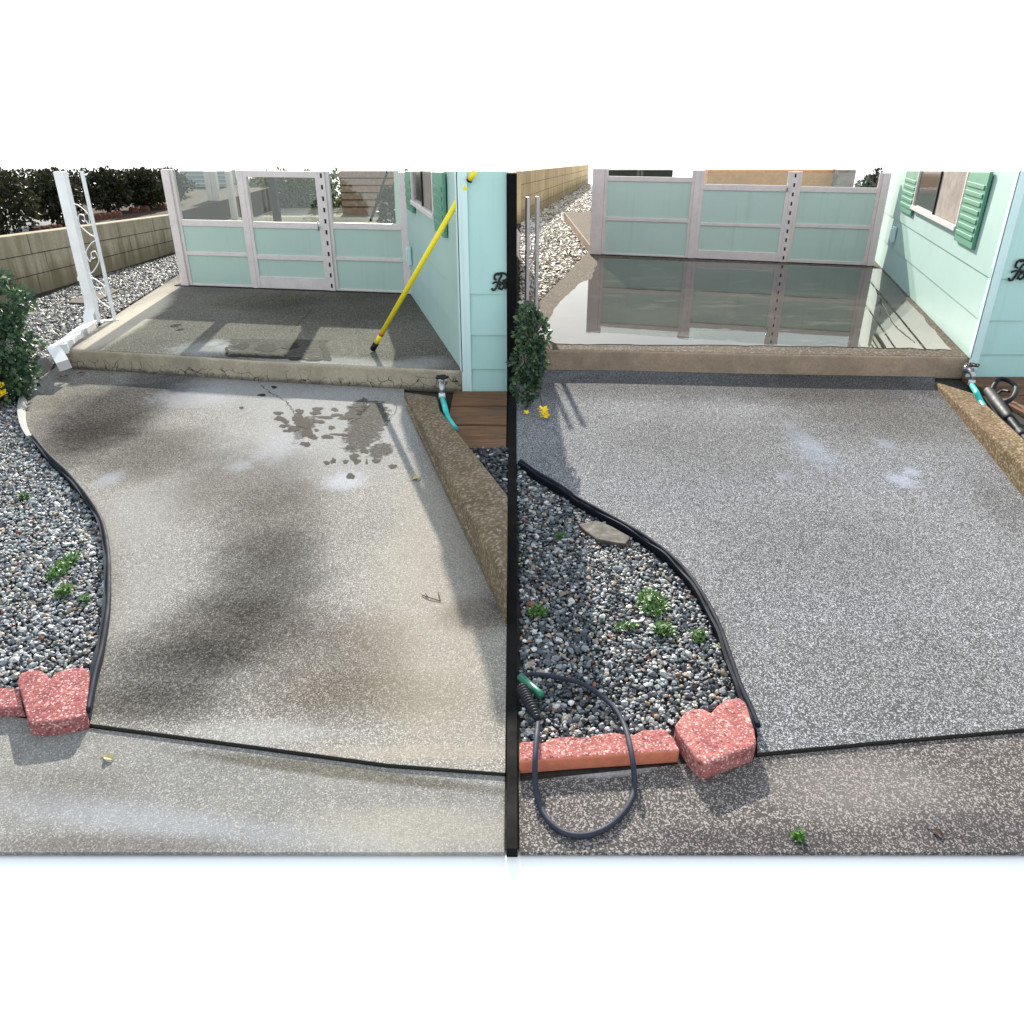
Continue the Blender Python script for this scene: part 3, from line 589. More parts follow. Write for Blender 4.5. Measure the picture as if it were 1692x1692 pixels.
# ------------------------------------------------------------------ screen enclosures
class Wall:
    """a vertical wall plane standing on the base line a-b"""
    def __init__(s, a, b):
        s.a = Vector((a.x,a.y,0)); s.d = Vector((b.x-a.x,b.y-a.y,0)); s.L = s.d.length; s.d.normalize(); s.n = Vector((s.d.y,-s.d.x,0))
        s.rz = math.atan2(s.d.y, s.d.x)
    def at(s, u, v):
        d = ray(u,v); o = Vector((0,0,CAMH)); t = (s.a-o).dot(s.n)/d.dot(s.n); p = o+d*t
        return (p-s.a).dot(s.d), p.z
def enclosure(A, B, label, spec, zoff):
    wl = Wall(A, B); root = empty('screen_enclosure', (A.x,A.y,0), wl.rz, label=label, cat='porch enclosure', group='aqua and white porch screen enclosures')
    yv = spec['yv']; S = lambda u: wl.at(u, yv)[0]; Zt = wl.at(spec['top'][0], spec['top'][1])[1]; fr = spec['frame']; pm = spec['panel']
    z0 = zT + .004
    def member(nm, u0, u1, za, zb, d0=-.03, d1=.03, par=root, mat=fr, bev=.003):
        b = MB(); b.box(S(u0),S(u1),d0,d1,za,zb); return b.build(nm, mat, par, bevel=bev)
    for (u0,u1,dd) in spec['posts']: member('post', u0,u1,z0,Zt,-.045-dd,.045+dd)
    for (u0,u1,holes) in spec['mull']:
        b = MB(); s0,s1 = S(u0),S(u1); b.box(s0,s1,-.04,.04,z0,Zt)
        if holes:
            b.mat = 1; zz = z0+.03; c = (s0+s1)/2
            while zz < Zt-.04: b.box(c-.009,c+.009,-.0415,-.0385,zz,zz+.038); zz += .095
        b.build('mullion', [fr, M['slot']], root, bevel=0)
    def framed(nm, u0,u1, rails, stile, par, dshift, glass_top):
        """rails: list of (zbottom, ztop) from the sill up; panels fill between, the last gap is glass"""
        s0,s1 = S(u0),S(u1)
        b = MB(); b.box(s0,s0+stile,-.022+dshift,.022+dshift,rails[0][0],Zt); b.box(s1-stile,s1,-.022+dshift,.022+dshift,rails[0][0],Zt)
        for (a,c) in rails: b.box(s0+stile,s1-stile,-.019+dshift,.019+dshift,a,c)
        f = b.build(nm, fr, par, bevel=.003)
        for i in range(len(rails)-1):
            b = MB(); b.box(s0+stile*.5,s1-stile*.5,-.008+dshift,.0+dshift,rails[i][1]-.004,rails[i+1][0]+.004); b.build('panel', pm, par)
        b = MB(); zt_ = glass_top if glass_top else Zt
        b.box(s0+stile*.5,s1-stile*.5,-.003+dshift,.001+dshift,rails[-1][1]-.003,zt_-.004); b.build('pane', M['glass'], par)
        return f
    for sp in spec['side']:
        zr = [ (wl.at(sp['u'],vb)[1], wl.at(sp['u'],vt)[1]) for vb,vt in sp['rails'] ]; zr[0] = (z0, max(zr[0][1], z0+.02))
        framed('panel_frame', sp['x'][0], sp['x'][1], zr, spec['stile'], root, 0, None)
    sp = spec['door']; door = empty('door', (0,0,0)); door.parent = root
    zr = [ (wl.at(sp['u'],vb)[1], wl.at(sp['u'],vt)[1]) for vb,vt in sp['rails'] ]; zr[0] = (z0+.004, zr[0][1])
    top = None
    if sp.get('toprail'):
        vb,vt = sp['toprail']; ta,tb = wl.at(sp['u'],vb)[1], Zt
        b = MB(); b.box(S(sp['x'][0])+spec['stile'],S(sp['x'][1])-spec['stile'],-.036,.002,ta,tb-.002); b.build('top_rail', fr, door, bevel=.003); top = ta+.004
    framed('door_frame', sp['x'][0], sp['x'][1], zr, spec['stile']*1.15, door, -.016, top)
    b = MB(); b.box(-.02, S(spec['posts'][-1][1])+.0, -.05, .05, zT+.0008, zT+.0035+.004); b.build('sill', M['damp3'], root)
    sN = S(sp['x'][1])-.03; b = MB(); b.tube([(sN,-.05,zr[-1][1]-.03),(sN,-.075,zr[-1][1]-.03)],.008,10); b.tube([(sN,-.075,zr[-1][1]-.06),(sN,-.078,zr[-1][1]+.02)],.007,8); b.build('handle', M['chrome'], door, smooth=True)
    return wl, Zt, root
specL = dict(yv=400, top=(480,282), frame=M['frame'], panel=M['panel'], stile=.028,
    posts=[(291,303,0),(670,683,0)], mull=[(412,419,False),(539,549,True)],
    side=[dict(x=(303,412),u=360,rails=[(476,470),(422.5,416),(374,364)]), dict(x=(549,670),u=610,rails=[(485,478),(431,425),(379,369)])],
    door=dict(x=(419,539),u=480,rails=[(478,457),(429,421),(377,367)],toprail=(293,282)))
wlL, ZtL, encL = enclosure(AL, BL, 'left porch screen enclosure with door and tall glass panes', specL, 0)
specR = dict(yv=370, top=(1220,282), frame=M['frame2'], panel=M['panel2'], stile=.036,
    posts=[(977,996,0),(1444,1456,0)], mull=[(1142,1151,False),(1297,1308,True)],
    side=[dict(x=(996,1142),u=1070,rails=[(428,421),(366,360),(300,292)]), dict(x=(1308,1444),u=1380,rails=[(438,431),(377,371),(318,309)])],
    door=dict(x=(1151,1297),u=1225,rails=[(432,415),(374,369),(315,305)]))
wlR, ZtR, encR = enclosure(AR, BR_, 'right porch screen enclosure mirrored in the puddle', specR, 0)

# ------------------------------------------------------------------ houses
def siding_face(b, p0, p1, zs, ztop, out_n, lap=.012, zback=None):
    """lapped boards: each course flares outward at its bottom"""
    P0, P1 = Vector((p0[0],p0[1],0)), Vector((p1[0],p1[1],0)); n = Vector((out_n[0],out_n[1],0))
    lv = list(zs) + [ztop]
    for i in range(len(lv)-1):
        a,c = lv[i],lv[i+1]
        A1,A2 = P0+n*lap, P1+n*lap; T1,T2 = P0+n*.002, P1+n*.002
        c2 = c if (zback is None or i < len(lv)-2) else zback
        b.add([(A1.x,A1.y,a),(A2.x,A2.y,a),(T2.x,T2.y,c2),(T1.x,T1.y,c),(P0.x,P0.y,a),(P1.x,P1.y,a)], [(0,1,2,3),(4,5,1,0)])
def house(label, corner, backpt, xend, front_px, mats, side):
    """corner: outer corner by the porch; side wall runs back to backpt, front wall runs right to xend"""
    cx,cy = corner.x, corner.y; ux = front_px['u']
    zl = [AtY(ux, v, cy)[2] for v in front_px['lines']]; z0 = max(.012, AtY(ux, front_px['base'], cy)[2]); ztop = AtY(ux, 283, cy)[2]
    root = empty('house', (0,0,0), label=label, cat='house', group='aqua clapboard houses')
    zs = [z0] + sorted(z for z in zl if z > z0+.02)
    sdir = Vector((backpt.x-cx, backpt.y-cy, 0)).normalized(); nside = Vector((-sdir.y, sdir.x, 0))
    if nside.x > 0: nside = -nside
    b = MB(); siding_face(b, (cx,cy), (xend,cy), zs, ztop, (0,-1)); f = b.build('front_wall', mats[0], root)
    b = MB(); s0 = [z for z in zs]; bp = Vector((cx,cy,0))+sdir*((Vector((backpt.x,backpt.y,0))-Vector((cx,cy,0))).length+.9)
    zback = AtY(900, 281, bp.y)[2]; siding_face(b, (cx,cy), (bp.x,bp.y), [max(zT+.001,z0)] + [z for z in zs if z > zT+.03], ztop, (nside.x,nside.y), zback=zback); b.build('side_wall', mats[1], root)
    b = MB(); b.prism([(cx+.004,cy+.004),(xend,cy+.004),(xend,bp.y),(bp.x+.004,bp.y)], z0, [ztop-.004,ztop-.004,zback-.004,zback-.004]); b.build('wall_core', mats[1], root)
    b = MB(); b.box(cx-.016,cx+.045,cy-.018,cy-.0125,z0,ztop+.002); b.prism([(cx-.016,cy-.018),(cx-.016+sdir.x*.06,cy-.018+sdir.y*.06),(cx-.011+sdir.x*.06,cy-.018+sdir.y*.06),(cx-.011,cy-.018)], max(z0,zT+.002) , ztop+.0025); b.build('corner_trim', mats[2], root)
    # window and shutters on the side wall
    fr = Wall(Vector((cx,cy,0)), Vector((bp.x,bp.y,0)))
    def plate(nm, sa, sb, za, zb, d0, d1, mat, par=root, slats=0, bev=.003):
        b = MB()
        def pt(s_, d_): return Vector((cx,cy,0)) + sdir*s_ + nside*d_
        q = [pt(sa,d0),pt(sb,d0),pt(sb,d1),pt(sa,d1)]; b.prism([(p.x,p.y) for p in q], za, [top(sa)-.006,top(sb)-.006,top(sb)-.006,top(sa)-.006] if zb > 1.2 else zb)
        if slats:
            q = [pt(sa+.03,d1),pt(sb-.03,d1),pt(sb-.03,d1+.008),pt(sa+.03,d1+.008)]; zz = za+.05
            while zz < top(sb)-.07: b.prism([(p.x,p.y) for p in q], zz, zz+.03); zz += .055
        return b.build(nm, mat, par, bevel=bev)
    s = side; LS = (bp-Vector((cx,cy,0))).length; top = lambda q: ztop + (zback-ztop)*q/LS
    plate('shutter', s['sh1'][0], s['sh1'][1], s['zsh'], ztop-.006, .013, .035, M['shutter'], slats=1)
    plate('shutter', s['sh2'][0], s['sh2'][1], s['zsh'], ztop-.006, .013, .035, M['shutter'], slats=1)
    wf = plate('window', s['sh1'][1]+.005, s['sh2'][0]-.005, s['zw'], s['zw']+.035, .012, .05, M['frame'])
    w0,w1 = s['sh1'][1]+.03, s['sh2'][0]-.03
    plate('window_frame', s['sh1'][1]+.005, s['sh1'][1]+.035, s['zw']+.035, ztop-.01, .012, .04, M['frame'], wf)
    plate('window_frame', s['sh2'][0]-.035, s['sh2'][0]-.005, s['zw']+.035, ztop-.01, .012, .04, M['frame'], wf)
    plate('window_frame', (w0+w1)/2-.012, (w0+w1)/2+.012, s['zw']+.036, ztop-.01, .015, .036, M['slot'], wf)
    plate('pane', w0, (w0+w1)/2-.012, s['zw']+.037, ztop-.012, .013, .022, M['curtain'], wf); plate('pane', (w0+w1)/2+.012, w1, s['zw']+.037, ztop-.012, .013, .022, M['wglass'], wf)
    # outlet cover
    ol = plate('outlet_cover', s['out'], s['out']+.13, s['zout'], s['zout']+.15, .013, .045, M['trim'], bev=.006)
    plate('outlet_flap', s['out']+.02, s['out']+.11, s['zout']+.02, s['zout']+.13, .0455, .054, M['trim'], ol, bev=.004)
    return root, z0, ztop, sdir, nside
cR, cL = Vector((cornerR.x, cornerR.y-.03, 0)), Vector((cornerL.x, cornerL.y-.03, 0))
hR = house('pale aqua house beside the wet porch at far right', cR, BR_, cR.x+2.2, dict(u=1640, lines=[460,529,585], base=630), (M['siding'],M['siding_shade'],M['trim']),
    dict(sh1=(.50,1.02), sh2=(2.75,3.35), zsh=.80, zw=.86, out=3.35, zout=.48))
hL = house('aqua house beside the stained porch with the yellow pole leaning on it', cL, BL, -.032, dict(u=800, lines=[485,553,609], base=655), (M['siding'],M['siding_shade'],M['trim']),
    dict(sh1=(.40,.80), sh2=(1.95,2.35), zsh=.93, zw=1.0, out=2.35, zout=.46))

# wrought iron scroll ornaments on the front walls
def scroll(u, v, Y, s, label):
    c = AtY(u,v,Y); b = MB(); 
    def cur(pts, r_): b.tube(smooth_path([(c.x+x*s, Y-.004, c.z+z*s) for x,z in pts], 8), r_, 6)
    cur([(-.5,-.42),(-.42,-.55),(-.25,-.5),(-.1,-.2),(.05,.2),(.2,.45),(.0,.6),(-.25,.5),(-.3,.25),(-.15,.15)], .007)
    cur([(-.1,.5),(.2,.62),(.5,.55),(.62,.35),(.5,.15),(.25,.1)], .007); cur([(.3,.1),(.5,-.1),(.6,-.4),(.85,-.5)], .007)
    cur([(.0,-.5),(.1,-.2),(.3,-.1),(.35,-.3),(.2,-.5),(.05,-.4)], .006); cur([(-.45,-.1),(-.2,.0),(.1,-.05),(.5,.0),(.9,.1)], .006); cur([(.45,-.5),(.5,-.25),(.75,-.2),(.8,-.4),(.6,-.52)], .006)
    b.tube([(c.x+.1*s,Y+.012,c.z),(c.x+.1*s,Y-.004,c.z)],.006,6)
    return tag(b.build('wall_ornament', M['slot'], smooth=True), label, 'ornament', 'black wrought iron scroll ornaments')
scroll(824, 466, cL.y-.02, .085, 'black iron scroll ornament on the left house front')
scroll(1684, 447, cR.y-.02, .11, 'black iron scroll ornament on the right house front')

# ------------------------------------------------------------------ planks, curbs
def planks(x0, x1, ys, label, mat, zt=.03):
    root = empty('plank_skirt', (0,0,0), label=label, cat='planks', group='brown plank skirts below the houses')
    for i in range(len(ys)-1):
        b = MB(); b.box(x0, x1, ys[i]+.004, ys[i+1]-.004, .007, zt+.006*i); b.build('plank', mat, root, bevel=.004)
    return root
planks(W(722,700,.03).x+.06, -.032, [3.93,4.28,4.60,cL.y-.014], 'wet brown planks below the left house front', M['wood'])
planks(W(1590,640,.03).x+.10, cR.x+2.1, [4.05,4.45,4.82,cR.y-.014], 'reddish brown planks under the pressure washer gun', M['wood2'])
def curb(label, pts, zts, mat):
    root = empty('curb', (0,0,0), label=label, cat='curb', group='brown concrete garden curbs')
    b = MB(); b.prism(pts, .008, zts); b.build('wall', mat, root, bevel=.012, seg=3); return root
a1,a2 = W(668,655,zP), W(845,1034,zP); c1,c2 = W(838,816,.20), W(728,678,.09)
a2.x = -EDGE-.003; c1.x = -EDGE-.003; c0 = W(722,655,.055)
cur = curb('brown concrete curb descending beside the stained path', [xy(a1),xy(a2),(c1.x,c1.y),xy(c2),xy(c0)], [.055,.20,.20,.09,.055], M['curb_before'])
b = MB(); e1,e2 = W(676,672,zP), W(838,1019,zP); e2.x = -EDGE-.003
d_ = (e2-e1).normalized(); nn_ = Vector((d_.y,-d_.x,0)); nn_ = nn_ if nn_.x < 0 else -nn_
b.prism([xy(e1-nn_*-.0),xy(e2),(e2.x,e2.y-.06),(e1.x-.015,e1.y-.03)], zP+.002, [.04,.10,.09,.038]); b.build('footing', M['curb_before'], cur, bevel=.012)
r1,r2,r3 = W(1543,636,zP), W(1700,832,zP), W(1960,1120,zP); s1,s2,s3 = W(1612,648,.07), W(1700,735,.14), W(1900,930,.17)
curR = curb('brown concrete curb beside the cleaned path', [xy(r1),xy(r2),xy(r3),xy(s3),xy(s2),xy(s1)], [.05,.15,.18,.18,.15,.06], M['curb_after'])

# ------------------------------------------------------------------ taps and teal hoses
def tap(u, v, Y, label, hl, hpts):
    c = AtY(u,v,Y); root = empty('garden_tap', tuple(c), label=label, cat='tap', group='garden taps on the house corners')
    b = MB(); b.tube([(0,.07,.02),(0,.02,.02),(0,-.02,.018),(0,-.045,0),(0,-.05,-.03)], [.016,.018,.021,.018,.017], 10); b.tube([(0,-.01,.02),(0,-.012,.06)],[.012,.009],8)
    b.tube([(0,.04,.02),(0,.03,.02)],[.032,.032],10); b.build('body', M['chrome'], root, smooth=True)
    b = MB(); pts = [(.034*math.cos(a)*(1+.18*math.cos(5*a)), -.012+.034*math.sin(a)*(1+.18*math.cos(5*a)), .062) for a in [k*2*math.pi/40 for k in range(41)]]
    b.tube(pts,.006,6,cap=False)
    for k in range(5): a = k*2*math.pi/5; b.tube([(0,-.012,.062),(.036*math.cos(a),-.012+.036*math.sin(a),.062)],.005,6)
    b.build('handle', M['slot'], root, smooth=True)
    b = MB(); b.tube([(0,-.05,-.03),(0,-.052,-.065)],[.02,.022],12); b.build('hose_coupling', M['white_metal'], root, smooth=True)
    h = MB(); st_ = c+Vector((0,-.052,-.062)); h.tube(smooth_path([st_]+hpts,8), .0165, 12); tag(h.build('garden_hose', M['teal'], smooth=True), hl, 'garden hose', 'teal garden hoses')
tap(731,638,cL.y-.09,'garden tap with black handle at the left porch corner','teal hose hanging from the tap by the stained path',[W(735,672,.10),W(740,690,.06),W(752,708,.05)])
tap(1602,617,cR.y-.09,'garden tap with black handle at the right porch corner','teal hose hanging from the tap near the washer gun',[W(1612,646,.11),W(1620,662,.08),W(1632,682,.055)])

# ------------------------------------------------------------------ downspout and iron posts
Yd = W(160,522,zT).y + .05
root = empty('downspout', (0,0,0), label='white rectangular downspout running along the left porch edge', cat='downspout')
p0 = AtY(152,508,Yd); topz = AtY(100,283,Yd).z
P1_ = Vector((p0.x,Yd,topz)); 
b = MB(); b.bar([P1_, Vector((p0.x,Yd,p0.z+.04))], .085, .062); b.build('pipe', M['white_metal'], root, bevel=.008)
b = MB(); e_ = AtY(150,537,Yd-.12); b.bar(smooth_path([Vector((p0.x,Yd,p0.z+.045)), Vector((p0.x,Yd-.012,p0.z-.02)), Vector((p0.x-.008,Yd-.055,p0.z-.075)), e_],10), .082, .066); b.build('elbow', M['white_metal'], root, bevel=.006)
f_ = AtY(100,576,5.38)
b = MB(); b.bar([e_, f_], .082, .068); b.build('pipe', M['white_metal'], root, bevel=.008)
g_ = AtY(106,604,5.18)
b = MB(); b.bar(smooth_path([f_+Vector((.02,.03,0)), f_+Vector((-.02,-.03,-.005)), f_.lerp(g_,.5)+Vector((-.02,-.0,.0)), g_],5), .08, .066); b.build('elbow', M['white_metal'], root, bevel=.006)
b = MB(); b.bar([Vector((p0.x,Yd+.001,p0.z+.22)), Vector((p0.x,Yd+.001,p0.z+.25))], .093, .07); b.build('bracket', M['white_metal'], root)

def iron_post(label, c, gap, ztop, mat, dirv=(1,0)):
    root = empty('iron_post', (c.x,c.y,zT), math.atan2(dirv[1],dirv[0]), label=label, cat='porch post', group='ornate white iron porch posts')
    H = ztop-zT
    for s_ in (-1,1):
        b = MB(); b.box(s_*gap/2-.014,s_*gap/2+.014,-.014,.014,.006,H); b.build('upright', mat, root, bevel=.003)
    b = MB(); z = .10; k = 0
    while z+.26 < H:
        sg = 1 if k % 2 == 0 else -1; g2 = gap/2-.012
        pts = [(sg*g2,0,z),(sg*g2*.3,0,z+.02),(-sg*g2*.8,0,z+.09),(-sg*g2*.6,0,z+.16),(sg*g2*.1,0,z+.15),(0,0,z+.11),(-sg*g2*.35,0,z+.12)]
        b.bar(smooth_path(pts,6), .018, .006)
        pts = [(-sg*g2,0,z+.24),(-sg*g2*.2,0,z+.22),(sg*g2*.8,0,z+.16),(sg*g2*.6,0,z+.09),(sg*g2*.2,0,z+.12)]
        b.bar(smooth_path(pts,6), .018, .006); z += .27; k += 1
    b.build('scrollwork', mat, root)
    b = MB(); b.box(-gap/2-.03,gap/2+.03,-.03,.03,.0005,.006); b.build('base_plate', mat, root); return root
cp = W(177,530,zT); iron_post('ornate white iron post behind the downspout', cp, .115, AtY(130,283,cp.y).z, M['white_metal'], (.9,.45))
cp = W(878,514,zT); cp.x = max(cp.x, .12); iron_post('weathered iron post at the left corner of the wet porch', cp, .09, AtY(878,325,cp.y).z, M['iron2'], (.9,.5))

# ------------------------------------------------------------------ yellow extension pole
tip = W(616,580,zT); tip.z = zT+.012; topp = AtY(784,283,cL.y-.05)
d_ = (topp-tip)
root = empty('extension_pole', tuple(tip), label='long yellow extension pole with red ring leaning from the left porch', cat='pole')
def seg(nm, a, c, r_, mat): b = MB(); b.tube([d_*a, d_*c], r_, 16); return b.build(nm, mat, root, smooth=True)
seg('end_cap', 0.0, .045, .020, M['gun']); seg('grip_tube', .04, .105, .0165, M['yellow']); seg('ring', .098, .108, .0185, M['red']); seg('shaft', .106, .93, .0165, M['yellow']); seg('locking_collar', .955, .962, .0175, M['gun']); seg('inner_shaft', .96, 1.0, .0155, M['yellow'])

# ------------------------------------------------------------------ bushes with yellow flowers
def leaf_cloud(name, mat, parent, blobs, n, size, seed):
    r = np.random.default_rng(seed); V=[];Fc=[];T=[]
    wts = np.array([bl[3]**2 for bl in blobs]); wts = wts/wts.sum()
    for i in range(n):
        bx,by,bz,br,bh = blobs[r.choice(len(blobs),p=wts)]; d = r.normal(size=3); d /= np.linalg.norm(d); q = r.uniform(.45,1.0)**.5
        p = np.array([bx,by,bz])+d*np.array([br,br,bh])*q*(1+.18*math.sin(d[0]*7+bx*9)*math.cos(d[2]*6))
        if p[2] < .02: continue
        t = r.normal(size=3)*.8+d*1.0; t/=np.linalg.norm(t); s_ = np.cross(t, r.normal(size=3)); s_/=np.linalg.norm(s_); sz = size*r.uniform(.6,1.4)
        k=len(V); V += [p, p+t*sz*.45+s_*sz*.3, p+t*sz, p+t*sz*.45-s_*sz*.3]; Fc.append((k,k+1,k+2,k+3)); tone = r.random()**1.6; T += [tone]*4
    me = bpy.data.meshes.new(name); me.from_pydata([tuple(v) for v in V],[],Fc); me.materials.append(mat)
    at = me.color_attributes.new('tone','FLOAT_COLOR','POINT'); at.data.foreach_set('color', np.repeat(np.array(T),4)*np.tile([1,1,1,0],len(T)) + np.tile([0,0,0,1],len(T)))
    o = bpy.data.objects.new(name, me); COL.objects.link(o); o.parent = parent; return o
def flower(b, p, s, seed):
    r = random.Random(seed)
    for k in range(6):
        a = k*math.pi/3+r.uniform(-.2,.2); d = Vector((math.cos(a),math.sin(a)*.8-.3,.35+.4*math.sin(a))); sd_ = Vector((-math.sin(a),math.cos(a),.2)); q = Vector(p)
        b.add([q, q+d*s*.6+sd_*s*.35, q+d*s, q+d*s*.6-sd_*s*.35], [(0,1,2,3)])
c = AtY(-14,600,4.75)
root = empty('flowering_bush', (0,0,0), label='large dark green bush cut by the left edge with a yellow flower', cat='bush', group='green bushes with yellow flowers')
cx,cy = c.x,c.y; bl = [(cx,cy,.34,.26,.27),(cx+.06,cy+.05,.62,.22,.2),(cx-.15,cy,.75,.2,.18),(cx+.10,cy-.05,.42,.18,.2),(cx+.02,cy,.18,.22,.16),(cx-.25,cy,.45,.3,.3)]
leaf_cloud('foliage', M['leaf'], root, bl, 8500, .036, 2)
b = MB(); rr = random.Random(3)
for k in range(7): a = rr.uniform(0,6.28); b.tube([(cx,cy,.005),(cx+.08*math.cos(a),cy+.08*math.sin(a),.3),(cx+.16*math.cos(a),cy+.16*math.sin(a),.6)],[.009,.007,.003],6)
b.build('stem', M['bark'], root)
for (u,v,s_) in ((3,652,.045),(2,638,.03)):
    b = MB(); flower(b, AtY(u,v,cy-.20), s_, u); b.build('flower', M['petal'], root)
c = AtY(862,610,4.6); cx = max(c.x,.095); cy = 4.6
root = empty('flowering_bush', (0,0,0), label='narrow green bush beside the divider with bright yellow flowers', cat='bush', group='green bushes with yellow flowers')
bl = [(cx,cy,.32,.10,.15),(cx+.025,cy,.48,.10,.13),(cx-.015,cy,.17,.085,.12),(cx-.01,cy,.58,.06,.08),(cx+.04,cy-.01,.38,.05,.07),(cx+.02,cy,.24,.06,.08)]
leaf_cloud('foliage', M['leaf'], root, bl, 2600, .028, 5)
b = MB()
for k in range(4): a = k*1.6; b.tube([(cx,cy,.03),(cx+.02*math.cos(a),cy+.02*math.sin(a),.3),(cx+.04*math.cos(a),cy+.04*math.sin(a),.55)],[.006,.005,.003],6)
fp = AtY(897,678,4.42); b.tube(smooth_path([(cx,cy,.12),(cx+.06,cy-.08,.17),(fp.x,fp.y+.01,fp.z)],5),.003,5); b.build('stem', M['bark'], root)
for (q_,s_) in ((fp,.038),(fp+Vector((.008,-.01,-.03)),.036),(AtY(869,682,4.48),.022)):
    b = MB(); flower(b, q_, s_, 4); b.build('flower', M['petal'], root)

# ------------------------------------------------------------------ block walls, terrace and what stands behind
def block_wall(label, pts, zts, mat, name='block_wall', th=.14, courses=3):
    root = empty(name, (0,0,0), label=label, cat='wall', group='tan block garden walls')
    d = Vector((pts[-1].x-pts[0].x, pts[-1].y-pts[0].y, 0)).normalized(); n = Vector((-d.y,d.x,0)); n = n if n.y > 0 else -n
    b = MB(); b.prism([(pts[0].x,pts[0].y),(pts[1].x,pts[1].y),(pts[1].x+n.x*th,pts[1].y+n.y*th),(pts[0].x+n.x*th,pts[0].y+n.y*th)], .006, [zts[0],zts[1],zts[1],zts[0]]); b.build('wall', mat, root, bevel=.01)
    b = MB(); k = .003
    for i in range(1,courses):
        f = i/courses; za,zb = zts[0]*f, zts[1]*f
        A,B_ = Vector((pts[0].x,pts[0].y,za))-n*k, Vector((pts[1].x,pts[1].y,zb))-n*k
        b.add([A,B_,B_+Vector((0,0,.007)),A+Vector((0,0,.007))],[(0,1,2,3)])
    L_ = (pts[1]-pts[0]).length; 
    for c_ in range(courses):
        s_ = .2+.2*(c_%2)
        while s_ < L_:
            f = s_/L_; zz = zts[0]*(1-f)+zts[1]*f; P = pts[0].lerp(pts[1],f); P = Vector((P.x,P.y,0))-n*(k+.0008)
            b.add([P+Vector((0,0,zz*c_/courses)),P+d*.005+Vector((0,0,zz*c_/courses)),P+d*.005+Vector((0,0,zz*(c_+1)/courses)),P+Vector((0,0,zz*(c_+1)/courses))],[(0,1,2,3)]); s_ += .8
    b.build('mortar_joint', M['joint'], root)
    return n
q0,q1 = W(-160,556,0), W(300,415,0)
def ztop_at(p, v_of_u):
    # height where the wall top meets the photograph's top line
    best = None
    for z in np.linspace(.2,.9,141):
        d = Vector((p.x,p.y,z))-Vector((0,0,CAMH)); yc = d.y*ct - d.z*st; up = d.y*st + d.z*ct; u = C0+F*d.x/yc; v = C0-F*up/yc
        e = abs(v - v_of_u(u))
        if best is None or e < best[0]: best = (e,z)
    return best[1]
tl = lambda u: 391.6 + (354-391.6)*u/290.0
zw0, zw1 = ztop_at(q0,tl), ztop_at(q1,tl)
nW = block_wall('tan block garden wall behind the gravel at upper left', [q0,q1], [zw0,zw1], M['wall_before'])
zTer = min(zw0,zw1)-.02
far = 19
sheetT = [(q0.x+nW.x*.15,q0.y+nW.y*.15),(q1.x+nW.x*.15,q1.y+nW.y*.15),(q1.x-.1,far),(q0.x-6,far),(q0.x-4,q0.y)]
b = MB(); b.prism(sheetT, .006, zTer); tag(b.build('terrace', M['mulch']), kind='structure')
sheet('path', [xy(W(-60,400,zTer+.01)), xy(W(95,378,zTer+.01)), xy(W(110,345,zTer+.01)), xy(W(-60,345,zTer+.01))], zTer+.006, plain('grey_far_path',(.20,.20,.19),.9,.15,6))
def cypress(u, v, Wd, H_, seed, label):
    p = W(u,v,zTer); root = empty('cypress_shrub', (p.x,p.y,zTer), label=label, cat='shrub', group='dark cypress shrubs on the terrace')
    hh = H_; bl = [(0,0,hh*.38,Wd*.5,hh*.3),(0,0,hh*.62,Wd*.42,hh*.3),(.05,0,hh*.8,Wd*.3,hh*.2),(-Wd*.2,0,hh*.45,Wd*.3,hh*.28),(Wd*.2,0,hh*.5,Wd*.3,hh*.28)]
    leaf_cloud('foliage', M['cyp'], root, bl, 3400, .05, seed)
    b = MB(); b.tube([(0,0,0),(.01,0,hh*.3),(0,0,hh*.7)],[.03,.022,.01],8)
    for k in range(4): b.tube([(0,0,hh*.1),(.12*math.cos(k*1.6),.12*math.sin(k*1.6),hh*.4)],[.014,.006],6)
    b.build('trunk', M['bark'], root)
for i,(u,v,wd,lab) in enumerate([(5,392,.85,'leftmost dark cypress shrub above the block wall'),(98,372,.62,'brownish cypress shrub left of the downspout'),(180,352,.62,'cypress shrub between the iron post and the next shrub'),
        (237,346,.62,'cypress shrub above the middle of the tan wall'),(280,338,.5,'cypress shrub nearest the left enclosure post')]):
    p = W(u,v,zTer); cypress(u,v,wd,(AtY(u,279,p.y).z-zTer)*1.0,20+i,lab)
for i,(u,v,wd,lab) in enumerate([(40,335,1.4,'dark far shrub behind the two leftmost cypresses'),(135,328,1.4,'dark far shrub seen between the downspout and iron post'),(208,325,1.3,'dark far shrub in the gap of two cypresses'),(262,324,1.2,'dark far shrub just left of the enclosure'),(-40,338,1.3,'dark far shrub at the extreme left edge')]):
    p = W(u,v,zTer); cypress(u,v,wd,(AtY(u,281,p.y).z-zTer),40+i,lab)
eb = [(60,386,'brick edger under the brownish cypress, left one'),(78,384,'brick edger under the brownish cypress, middle one'),(95,381,'brick edger under the brownish cypress, right one'),(160,362,'brick edger right of the iron post, nearest it'),(177,360,'second brick edger right of the iron post'),(194,358,'third brick edger right of the iron post'),(222,350,'brick edger above the wall, fourth right of the post'),(240,348,'brick edger above the wall, fifth right of the post'),(268,345,'brick edger close to the enclosure post, left one'),(283,343,'brick edger touching the enclosure post')]
